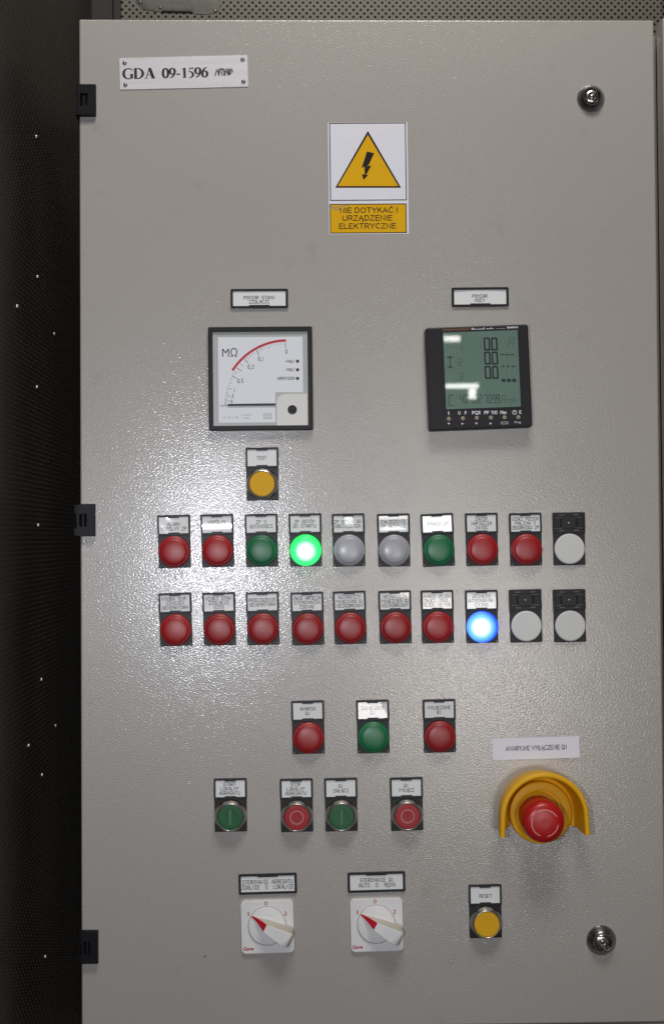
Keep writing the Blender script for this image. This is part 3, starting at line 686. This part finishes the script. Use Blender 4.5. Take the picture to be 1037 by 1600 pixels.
R3 = [(481.3, 1135.8, 1.0, 'red', ['AWARIA', 'Q1'], 'red lamp reading AWARIA Q1', dict(wp=bow(b=.045, a=-.02))),
 (582.5, 1134.7, 1.0, 'green', ['ZAŁĄCZONE', 'Q1'], 'green lamp between two red ones, its creased ZAŁĄCZONE legend full of glare', dict(wp=bow(a=-.052, b=-.026, c=.0003, k=.03, ang=.5))),
 (685.9, 1133.8, .9, 'red', ['WYŁĄCZONE', 'Q1'], 'red lamp reading WYŁĄCZONE Q1', dict(wp=bow(a=.015, b=.05)))]
for px, py, r, c, ln, lb, kw in R3: pilot(px, py, r, c, ln, lb, **kw)
button(409.9, 740.7, .5, 'yellow_cap', ['TEST'], 'yellow push button reading TEST under the insulation meter', dx=-.4)
button(360.5, 1257, .5, 'green_cap', ['START', 'LOKALNY', 'AGRAGATU'], 'green push button reading START LOKALNY AGRAGATU standing apart at the left', 'I', 'symbol_green', dx=-.6)
button(463.5, 1257.4, .8, 'red_cap', ['STOP', 'LOKALNY', 'AGREGATU'], 'red push button reading STOP LOKALNY AGREGATU', 'O', 'symbol_red', dx=-.6)
button(532.7, 1256.4, .8, 'green_cap', ['Q1', 'ZAŁĄCZ'], 'green push button reading Q1 ZAŁĄCZ', 'I', 'symbol_green')
button(634.8, 1255.5, .8, 'red_cap', ['Q1', 'WYŁĄCZ'], 'red push button reading Q1 WYŁĄCZ', 'O', 'symbol_red')
button(757.4, 1422.7, .6, 'yellow_cap', ['RESET'], 'yellow push button reading RESET near the bottom right', dy=-1, dx=.4)

def tag_label(px, py, roll, w, h, lines, label, notch, cap, pitch, wp=None, dy=0):
    t = Thing('legend_plate', px, py, roll, label, 'label', 'long framed legend plates')
    mb = MB(); mb.rr(0, 0, w-.4, h-.4, .9, .05, .8)
    frame_piece(mb, 0, 0, w, h, w - 4.2, h - 4.4, .8, 2.3, notch == 't', notch == 'b', 19 if notch else 10, .9)
    o = mb.build('frame', 'black', t.e)
    insert(o, 0, 0, w - 4.3, h - 4.5, 1.45, [], cap, pitch, wp or bow(cy=0))
    ins = [c for c in o.children][0]
    tx = MB(); n = len(lines); wpf = wp or bow(cy=0)
    for i, (s_, p_, ox) in enumerate(lines): plot_text(tx, s_, ox, dy + ((n-1)/2 - i)*cap*1.36, cap, p_, .46, 1.56)
    tx.build('lettering', 'insert_ink', ins, warp=wpf)
tag_label(405.3, 467.1, .2, 53.2, 18.2, [('POMIAR STANU', 2.42, -.3), ('IZOLACJI', 2.42, -.3)], 'framed legend reading POMIAR STANU IZOLACJI above the needle meter', 'b', 2.9, 2.4, dy=-1.0)
tag_label(749.3, 464.7, .4, 53.2, 18.2, [('POMIAR', 2.42, -.3), ('MOCY', 2.42, -.3)], 'framed legend reading POMIAR MOCY above the digital meter', 'b', 2.9, 2.4, wp=bow(c=-.0011, a=.002, d=.001, cy=0), dy=-1.0)
tag_label(418.4, 1380.1, .9, 53.4, 18.8, [('STEROWANIE AGREGATU', 2.46, -.2), ('ZDALNIE  0  LOKALNIE', 2.42, 0)], 'framed legend reading STEROWANIE AGREGATU ZDALNIE 0 LOKALNIE', 't', 3.5, 2.5, dy=-.6)
tag_label(587.7, 1377.4, .9, 53.0, 18.6, [('STEROWANIE Q1', 2.42, .4), ('AUTO  0  RĘKA', 2.62, .4)], 'framed legend reading STEROWANIE Q1 AUTO 0 RĘKA', 't', 3.4, 2.5, dy=-.4)

# ------------------------------------------------------------------ analogue insulation meter
t = Thing('needle_meter', 406.9, 591.2, .25, 'square black framed meter with white dial, red arc and MΩ mark', 'meter', w=.007)
q = lambda X, Y: t.l(300 + X/4.714, 430 + Y/4.714)
mf = MB(); mf.frame(0, 0, 96, 96, 1.2, 88.2, 87.6, 1.0, 0.05, 7.0, 4.6, bev=.7); mf.build('frame', 'meter_frame', t.e)
mr = MB(); mr.rr(0, 0, 88.1, 87.5, .8, 1, 5.0, .4); mr.build('cover', 'meter_rim', t.e)
a = q(190, 455); c = q(820, 1080); n0 = q(612, 866)
dl = MB(); dl.poly([(a[0], a[1]), (c[0], a[1]), (c[0], q(0, 866)[1]), (n0[0], q(0, 866)[1]), (n0[0], c[1]), (a[0], c[1])], 5.06)
dial = dl.build('dial', 'dial', t.e)
pr = MB(); cx, cy = q(703, 955); R = 491*.1262*.99
def da(th, r): return (cx + r*math.cos(math.radians(th)), cy + r*math.sin(math.radians(th)))
red = MB(); n = 30; th0, th1 = 91.5, 146.5
red.stroke([da(th0 + (th1-th0)*i/n, R - 1.2) for i in range(n+1)], 2.3, 5.10); red.build('red_arc', 'scale_red', dial)
for th in (91.5, 119, 132.5, 143, 151.5, 163.5, 171, 175.5):
    pr.stroke([da(th, R - 3.2), da(th, R - 8.0)], .55 if th < 160 else .35, 5.10)
for th in (95, 98.5, 101.5, 104.5, 107.5, 110.5, 113, 115, 117, 122, 124.5, 127, 129.5, 138, 147, 149.5, 154, 156, 158.5, 161, 165.5, 167.5, 169.3, 173, 174.3, 177, 178.2, 179.2):
    long = th in (107.5, 138, 147, 158.5, 169.3)
    pr.stroke([da(th, R - 3.2), da(th, R - (6.2 if long else 5.0))], .30, 5.105)
for s_, X, Y, cp_, pt in (('0', 695, 560, 3.4, 2.2), ('0,1', 508, 612, 3.4, 1.9), ('0,2', 432, 672, 3.4, 1.9), ('0,5', 355, 775, 3.4, 1.9), ('1', 312, 845, 3.2, 2), ('2', 298, 888, 3.2, 2), ('5', 292, 928, 2.4, 1.6)):
    x, y = q(X, Y); plot_text(pr, s_, x, y, cp_, pt, .46, 5.12)
x0, y0 = q(222, 598); sans(pr, 'MΩ', x0, y0, 7.4, 14.0, 5.11, align='l')
for s_, Y in (('+FAULT', 632), ('-FAULT', 693), ('SUPERVISION', 757)):
    x, y = q(760, Y); plot_text(pr, s_, x, y, 2.4, 1.55 if len(s_) < 9 else 1.48, .36, 5.11, align='r')
pr.build('scale_print', 'ink', dial)
gp = MB()
x, y = q(235, 1046); gp.stroke([(x+1.4, y+1.3), (x-1.2, y), (x+1.4, y-1.3)], .25, 5.1)
x, y = q(272, 1046); gp.stroke([(x + 1.1*math.cos(k), y + 1.1*math.sin(k)) for k in [i*PI/4 for i in range(8)]] + [(x+1.1, y)], .22, 5.1)
x, y = q(300, 1046); gp.stroke([(x, y+1.4), (x, y-1.2)], .25, 5.1); gp.stroke([(x-1.2, y-1.2), (x+1.2, y-1.2)], .25, 5.105)
x, y = q(330, 1046); gp.stroke([(x-1.2, y), (x, y+1.2), (x+1.2, y), (x, y-1.2), (x-1.2, y)], .22, 5.1); gp.stroke([(x-1, y), (x+1, y)], .2, 5.105)
x, y = q(402, 1028); plot_text(gp, '0,2MOHM', x, y, 1.3, 1.3, .16, 5.1)
x, y = q(402, 1050); plot_text(gp, 'R 96H1', x, y, 1.3, 1.3, .16, 5.1)
x, y = q(555, 1037); rectframe(gp, x-3.4, y-2.2, x+3.4, y+2.2, .4, 5.1); gp.stroke([(x-3, y-2), (x-1, y), (x-3, y+2)], .3, 5.11); gp.stroke([(x+3, y-2), (x+1, y), (x+3, y+2)], .3, 5.11); gp.stroke([(x-1.6, y+.8), (x+1.6, y+.8)], .3, 5.12); gp.stroke([(x-1.6, y-.8), (x+1.6, y-.8)], .3, 5.12)
gp.build('small_print', 'print_grey', dial)
for Y, mm in ((630, 'led_red'), (693, 'led_red'), (757, 'led_green')):
    x, y = q(777, Y); MB().lathe([(1.45, 5.05), (1.4, 5.5), (.8, 6.0), (.3, 6.1)], 18).build('diode', mm, t.e, loc=(x, y, 0))
p0, p1, p2 = q(205, 957), q(262, 955), q(614, 951)
nd = MB(); nd.quadprism([(p1[0]-.8, p1[1]), (p1[0]+1, p1[1]-.95), (p2[0], p2[1]-1.05), (p2[0], p2[1]+1.05), (p1[0]+1, p1[1]+.95)], 5.5, 6.1)
nd.quadprism([(p0[0], p0[1]-.16), (p1[0], p1[1]-.16), (p1[0], p1[1]+.16), (p0[0], p0[1]+.16)], 5.6, 5.9); nd.build('needle', 'ink', t.e)
a = q(620, 876); c = q(854, 1108)
co = MB(); w_, h_ = c[0]-a[0], a[1]-c[1]
out = [(c[0], a[1]), ] ; pts = [(c[0], a[1])] + [(a[0] + 8 - 8*math.sin(k*PI/12), a[1] - 8 + 8*math.cos(k*PI/12)) for k in range(7)] + [(a[0], c[1]), (c[0], c[1])]
n_ = len(pts); pts = pts[::-1] if sum(pts[i][0]*pts[(i+1) % n_][1] - pts[(i+1) % n_][0]*pts[i][1] for i in range(n_)) < 0 else pts; cm = (sum(p[0] for p in pts)/n_, sum(p[1] for p in pts)/n_)
co.loft([[(x, y, 4.9) for x, y in pts], [(x, y, 6.2) for x, y in pts], [(cm[0]+(x-cm[0])*.975, cm[1]+(y-cm[1])*.975, 6.6) for x, y in pts]]); corner = co.build('corner_cover', 'meter_corner', t.e)
x, y = q(738, 990); MB().lathe([(4.3, 6.6), (4.2, 7.0), (3.3, 7.1), (3.1, 6.7)], 26).build('adjusting_screw', 'black', corner, loc=(x, y, 0))
sl = MB(); sl.stroke([(x-2.0, y+1.6), (x+2.0, y-1.6)], .7, 6.85); sl.build('screw_slot', 'slot', corner)

# ------------------------------------------------------------------ digital power meter
t = Thing('digital_meter', 748.0, 589.4, 1.9, 'square black digital power meter with green display and six small keys', 'meter', w=.014)
q = lambda X, Y: t.l(660 + X/5.458, 495 + Y/5.458)
mb = MB(); H = 14.0
mb.loft([rrl(0, 0, 95.2, 95.2, 2, .05), rrl(0, 0, 95.2, 95.2, 2, 8), rrl(0, 0, 95.2, 95.2, 2.6, H-2), rrl(0, 0, 94.2, 94.2, 2.6, H-.3), rrl(0, 0, 92.5, 92.5, 2, H)], False, True)
case = mb.build('case', 'meter_frame', t.e)
A, Cc = t.l(660+178/5.458, 495+118/5.458), t.l(660+832/5.458, 495+782/5.458)
bz = MB(); dcx, dcy = (q(178, 125)[0] + q(832, 780)[0])/2 , (q(178, 125)[1] + q(832, 780)[1])/2
p_tl, p_tr, p_br, p_bl = q(173, 128), q(810, 115), q(833, 770), q(198, 785)
dw = ((p_tr[0]-p_tl[0]) + (p_br[0]-p_bl[0]))/2; dh = ((p_tl[1]-p_bl[1]) + (p_tr[1]-p_br[1]))/2
dcx = sum(p[0] for p in (p_tl, p_tr, p_br, p_bl))/4; dcy = sum(p[1] for p in (p_tl, p_tr, p_br, p_bl))/4
bz.frame(dcx, dcy, dw+3, dh+3, 1, dw, dh, .5, H, H+.5, H+.05, bev=.2); bz.build('display_bezel', 'black', t.e)
ds = MB().rr(dcx, dcy, dw-.02, dh-.02, .4, H, H+.12).build('display', 'lcd', t.e)
ZL = H + .16
SEG = {'a': ((0, 2), (1, 2)), 'b': ((1, 2), (1, 1)), 'c': ((1, 1), (1, 0)), 'd': ((0, 0), (1, 0)), 'e': ((0, 1), (0, 0)), 'f': ((0, 2), (0, 1)), 'g': ((0, 1), (1, 1))}
DG = {'0': 'abcdef', '1': 'bc', '2': 'abged', '3': 'abgcd', '7': 'abc', '9': 'abcdfg', 'C': 'afed', 'A': 'efabcg', '4': 'fgbc', '8': 'abcdefg', 'r': 'eg', 'h': 'fegc', 'E': 'afged', 'I': 'ef', 'P': 'abefg', 'o': 'gcde'}
def seg(mb, ch, cx, cy, w, h, wd, z, sl=.06):
    for s_ in DG[ch]:
        (ax, ay), (bx, by) = SEG[s_]; g = .10
        x0, x1 = ax + (bx-ax)*g, bx - (bx-ax)*g; y0, y1 = ay + (by-ay)*g, by - (by-ay)*g
        f = lambda X, Y: (cx - w/2 + X*w + (Y/2 - .5)*h*sl, cy - h/2 + Y/2*h)
        mb.stroke([f(x0, y0), f(x1, y1)], wd, z)
big = MB()
for Y in (232, 352, 474):
    k = (Y-232)/242*14
    for X in (547 + k*.55, 610 + k*.55):
        x, y = q(X, Y); seg(big, '0', x, y, 4.5, 10.6, 1.6, ZL, sl=-.015)
    x, y = q(577 + k*.5, Y + 50); big.stroke([(x, y), (x+.5, y-.6)], .7, ZL)
for X in (688, 733, 778):
    x, y = q(X, 542); big.quadprism([(x-1.8, y-1.5), (x+1.8, y-1.5), (x+1.8, y+1.5), (x-1.8, y+1.5)], ZL, ZL+.02)
big.build('digits', 'lcd_ink', ds)
md = MB()
x, y = q(755, 222); seg(md, 'A', x, y, 5.0, 8.5, .42, ZL, sl=.28)
for X in (676, 720, 764):
    x, y = q(X, 323); md.quadprism([(x-1.9, y-.5), (x+1.9, y-.5), (x+1.9, y+.5), (x-1.9, y+.5)], ZL, ZL+.01)
for X in (684, 728, 772):
    x, y = q(X, 423); md.quadprism([(x-1.2, y-.7), (x+1.2, y-.7), (x+1.2, y+.7), (x-1.2, y+.7)], ZL, ZL+.01)
x, y = q(233, 345); md.stroke([(x-2.6, y), (x+2.6, y)], 1.0, ZL)
x, y = q(233, 388); md.stroke([(x, y+5.6), (x, y-5.6)], .9, ZL)
x, y = q(233, 428); md.stroke([(x-2.2, y), (x+2.2, y)], 1.0, ZL)
for ch, X, Y in (('1', 320, 268), ('2', 320, 388), ('3', 326, 508)):
    x, y = q(X, Y); seg(md, ch, x, y, 2.6, 6.0, .45, ZL)
x, y = q(243, 712); seg(md, 'C', x, y, 4.2, 9.5, .8, ZL)
for ch, X in zip('401027099', (330, 368, 408, 448, 490, 535, 573, 610, 642)):
    x, y = q(X, 700); seg(md, ch, x, y, 2.5, 7.6, .72, ZL)
x, y = q(688, 703); seg(md, 'A', x, y, 2.8, 7, .4, ZL, sl=.2)
for ch, X in zip('roh', (722, 750, 783)):
    x, y = q(X, 706); seg(md, ch, x, y, 2.6, 6, .35, ZL)
md.build('readout', 'lcd_mid', ds)
ft = MB()
for Y in (232, 352, 474):
    for X in (360, 420, 480):
        x, y = q(X, Y); seg(ft, '8', x, y, 4.4, 10, .4, H+.14)
for X in (690, 735, 780):
    x, y = q(X, 470); ft.stroke([(x-2, y-6), (x-2, y+6)], .35, H+.14); ft.stroke([(x+2, y-6), (x+2, y+6)], .35, H+.14)
ft.build('faint_segments', 'lcd_faint', ds)
br = MB(); p0, p1 = q(168, 100), q(397, 78); br.quadprism([(p0[0], 42.6), (p1[0], 42.6), (p1[0], 45.6), (p0[0], 45.6)], H, H+.06); br.build('brown_strip', 'brown', t.e)
wt = MB(); zt = H + .08
p0, p1 = q(415, 96), q(602, 92); sans(wt, 'PowerLogic', (p0[0]+p1[0])/2, 43.0, 2.7, p1[0]-p0[0], zt, bold=.035)
p0, p1 = q(622, 94), q(702, 92); sans(wt, 'system', (p0[0]+p1[0])/2, 43.0, 2.3, p1[0]-p0[0], zt)
p0, p1 = q(718, 93), q(812, 90); sans(wt, 'PM850', (p0[0]+p1[0])/2, 43.0, 2.7, p1[0]-p0[0], zt, bold=.03)
for s_, X0, X1, Y in (('I', 217, 226, 835), ('U', 302, 322, 833), ('F', 358, 375, 833), ('PQS', 420, 493, 832), ('PF', 523, 565, 831), ('THD', 583, 637, 831), ('Max', 660, 717, 829), ('E', 822, 840, 826)):
    p0, p1 = q(X0, Y), q(X1, Y); sans(wt, s_, (p0[0]+p1[0])/2, p0[1], 3.0, p1[0]-p0[0], zt, bold=.03)
x, y = q(782, 815); wt.stroke([(x + 1.8*math.cos(k), y + 1.8*math.sin(k)) for k in [i*PI/6 for i in range(12)]] + [(x+1.8, y)], .6, zt); wt.stroke([(x, y), (x, y+1.7)], .5, zt+.01)
p0, p1 = q(783, 908), q(835, 908); sans(wt, 'Prog', (p0[0]+p1[0])/2, p0[1], 2.0, p1[0]-p0[0], zt)
for X, Y, kind in ((222, 912, 'v'), (340, 912, '>'), (457, 910, 'v'), (577, 908, '^'), (697, 905, '-')):
    x, y = q(X, Y)
    if kind == 'v': wt.poly([(x-1.3, y+.8), (x+1.3, y+.8), (x, y-1)], zt)
    if kind == '^': wt.poly([(x-1.3, y-.8), (x+1.3, y-.8), (x, y+1)], zt)
    if kind == '>': wt.poly([(x-1, y-1), (x-1, y+1), (x+1.2, y)], zt)
    if kind == '-': rectframe(wt, x-3, y-.9, x+3, y+.9, .35, zt)
wt.build('front_print', 'white_print', t.e)
for X, Y in ((222, 871), (342, 867), (460, 863), (580, 861), (697, 859), (814, 857)):
    x, y = q(X, Y); MB().lathe([(2.0, H), (1.9, H+.6), (1.2, H+.9)], 18).build('key', 'meter_button', t.e, loc=(x, y, 0))

# ------------------------------------------------------------------ emergency stop
t = Thing('emergency_stop', 844.4, 1270.0, .6, 'red mushroom emergency stop inside a yellow horseshoe guard', 'emergency stop', w=.009)
g = MB()
def path(off):                       # horseshoe: left leg, half circle, right leg (offset = radius)
    k = off / 38.0; out = []
    for y in (-14.5, -10, -5): out.append((-off + y*.05, y - (2.5 if off > 33 and y < -14 else 0)))
    for i in range(25): a = PI - PI*i/24; out.append((off*math.cos(a), 0 + off*1.0*math.sin(a)))
    for y in (-5, -10, -14.5): out.append((off - y*.05, y - (2.0 if off > 33 and y < -14 else 0)))
    return out
prof = [(37.6, .05), (38.6, 8), (39.9, 20), (40.3, 27.2), (39.7, 28.8), (38.4, 29.4), (36.6, 29.3), (35.8, 28.6), (35.4, 27), (34.2, 16), (32.6, 6.5), (31.4, 2.5), (27.0, 1.5)]
loops = [[(x, y, z) for x, y in path(r)] for r, z in prof]
n = len(loops[0]); b0 = len(g.v)
for lp in loops: g.v.extend(lp)
for k in range(len(loops)-1):
    for i in range(n-1): g.f.append((b0+k*n+i+1, b0+k*n+i, b0+(k+1)*n+i, b0+(k+1)*n+i+1)); g.m.append(0)
g.f.append(tuple(b0 + k*n for k in range(len(loops)))); g.m.append(0)
g.f.append(tuple(b0 + k*n + n-1 for k in reversed(range(len(loops))))); g.m.append(0)
guard = g.build('guard', 'estop_yellow', t.e, smooth=55)
dsk = MB().lathe([(28.6, .05), (28.6, 8.2), (28.2, 9.3), (27.4, 9.8), (21.8, 10.0), (20.6, 9.7), (20.2, 8.6), (20.0, 8.4)], 64, cap1=True).build('base', 'estop_yellow', t.e, smooth=50)
col = MB().lathe([(21.4, 8.0), (21.4, 10.6), (20.8, 11.3), (20.1, 11.1), (19.4, 9.0)], 56).build('collar', 'estop_yellow', t.e, loc=(-3.0, -1.7, 0), smooth=50)
hd = MB().lathe([(18.3, 9.2), (18.3, 17), (17.6, 20), (17.2, 23), (18.6, 27), (19.1, 31.5), (18.9, 35), (18.0, 38.2), (16.3, 40.2), (13.5, 41.4), (9, 42.2), (4, 42.5)], 64)
head = hd.build('mushroom_head', 'estop_red', t.e, loc=(-2.6, -2.0, 0), smooth=60)
ar = MB()
def zr(r): return 42.58 - .0058*r*r if r < 9 else 42.11 - (r-9)*.17
def arcst(a0, a1, r, wd):
    n = 16; L0 = []; L1 = []
    for i in range(n+1):
        a = math.radians(a0 + (a1-a0)*i/n)
        L0.append(((r-wd/2)*math.cos(a), (r-wd/2)*math.sin(a), zr(r-wd/2)+.07)); L1.append(((r+wd/2)*math.cos(a), (r+wd/2)*math.sin(a), zr(r+wd/2)+.07))
    k = len(ar.v); ar.v += L0 + L1
    for i in range(n):
        f = (k+i, k+n+1+i, k+n+2+i, k+i+1) if a1 > a0 else (k+i+1, k+n+2+i, k+n+1+i, k+i)
        ar.f.append(f); ar.m.append(0)
    a = math.radians(a1); s_ = 1 if a1 > a0 else -1
    tip = math.radians(a1 + s_*14); k = len(ar.v)
    ar.v += [((r-1.7)*math.cos(a), (r-1.7)*math.sin(a), zr(r-1.7)+.07), ((r+1.7)*math.cos(a), (r+1.7)*math.sin(a), zr(r+1.7)+.07), (r*math.cos(tip), r*math.sin(tip), zr(r)+.07)]
    ar.f.append((k, k+1, k+2) if s_ > 0 else (k+2, k+1, k)); ar.m.append(0)
arcst(122, 30, 11.2, 1.9); arcst(-8, -78, 11.2, 1.9); arcst(248, 160, 11.2, 1.9)
ar.build('arrow_print', 'arrow', head)

# ------------------------------------------------------------------ rotary switches
def rotary(px, py, roll, label):
    t = Thing('rotary_switch', px, py, roll, label, 'rotary switch', 'white three position rotary switches')
    q = lambda X, Y: t.l(360 + X/8.64 + px - 418, 1350 + Y/8.64 + py - 1446.6, 3)
    pl = MB().rr(0, 0, 48.6, 48.6, 4.2, .05, 3.2, .7).build('plate', 'switch_white', t.e)
    ck = MB(); cx, cy = q(497, 835)
    ck.lathe([(17.9, 3.1), (17.9, 3.28), (17.5, 3.28), (17.5, 3.1)], 56, (cx, cy), cap1=False); ck.build('disc_gap_shade', 'print_grey', pl)  # grey ring paints the dark gap around the knob disc
    kb = MB().lathe([(17.3, 3.1), (17.2, 4.3), (16.6, 5.0), (12, 5.4)], 56, (cx, cy)).build('knob_disc', 'switch_white', t.e)
    # wedge handle: axis points from the tip (position 1) to the tail
    tip = Vector(q(287, 695)); ax = math.radians(-29.5); dx_ = Vector((math.cos(ax), math.sin(ax))); nn = Vector((-dx_.y, dx_.x))
    Lh = 39.5; zb = 4.6
    def pt(s_, off, z): p = tip + dx_*s_ + nn*off; return (p.x, p.y, z)
    st = [(0, .5, 5.6), (3, 1.1, 6.6), (7, 1.9, 9.3), (11, 2.8, 14.0), (14.5, 3.5, 19.0), (16, 3.9, 20.0), (24, 5.2, 20.4), (32, 6.4, 20.4), (37.5, 7.0, 20.0)]
    hb = MB()
    rings = []
    for s_, hw, z in st:
        hb2 = hw*1.12 + .35
        rings.append([pt(s_, -hb2, zb), pt(s_, -hw, z-.35), pt(s_, -hw*.93, z), pt(s_, hw*.93, z), pt(s_, hw, z-.35), pt(s_, hb2, zb)])
    for s_, k, z in ((39.3, .93, 19.0), (40.3, .8, 15), (40.6, .74, 8), (40.4, .7, zb)):
        hw = 7.1*k; rings.append([pt(s_, -hw*1.12, zb), pt(s_, -hw, max(z-.4, zb)), pt(s_, -hw*.9, z), pt(s_, hw*.9, z), pt(s_, hw, max(z-.4, zb)), pt(s_, hw*1.12, zb)])
    b0 = len(hb.v)
    for r_ in rings: hb.v.extend(r_)
    for k in range(len(rings)-1):
        for i in range(5):
            hb.f.append((b0+k*6+i, b0+(k+1)*6+i, b0+(k+1)*6+i+1, b0+k*6+i+1))
            side = i in (0, 4) ; topf = i in (1, 2, 3)
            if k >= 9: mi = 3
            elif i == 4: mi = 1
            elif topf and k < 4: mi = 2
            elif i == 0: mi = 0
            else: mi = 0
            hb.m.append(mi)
    hb.f.append(tuple(b0 + i for i in range(6))); hb.m.append(2)
    hb.build('handle', ['switch_white', 'switch_shade_side', 'switch_red', 'switch_shade_end'], t.e, smooth=35)
    tx = MB()
    for s_, X, Y in (('0', 478, 530), ('1', 243, 675), ('2', 742, 667)):
        x, y = q(X, Y); sans(tx, s_, x, y-1.7, 3.6, 1.1 if s_ == '1' else 2.7, 3.3, bold=.01)
    tx.build('numerals', 'switch_print', pl); tx = MB()
    x, y = q(243, 1165); sans(tx, 'Gave', x, y, 3.0, 9.6, 3.3, bold=.03)
    tx.build('lettering', 'switch_print', pl)
    dt = MB(); x, y = q(752, 860); dt.lathe([(.6, 3.2), (.5, 3.4)], 10, (x, y)); dt.build('position_dot', 'print_grey', pl)
rotary(418, 1446.6, 1.0, 'white rotary switch under the STEROWANIE AGREGATU legend')
rotary(588.1, 1443.9, 1.0, 'white rotary switch under the STEROWANIE Q1 legend')
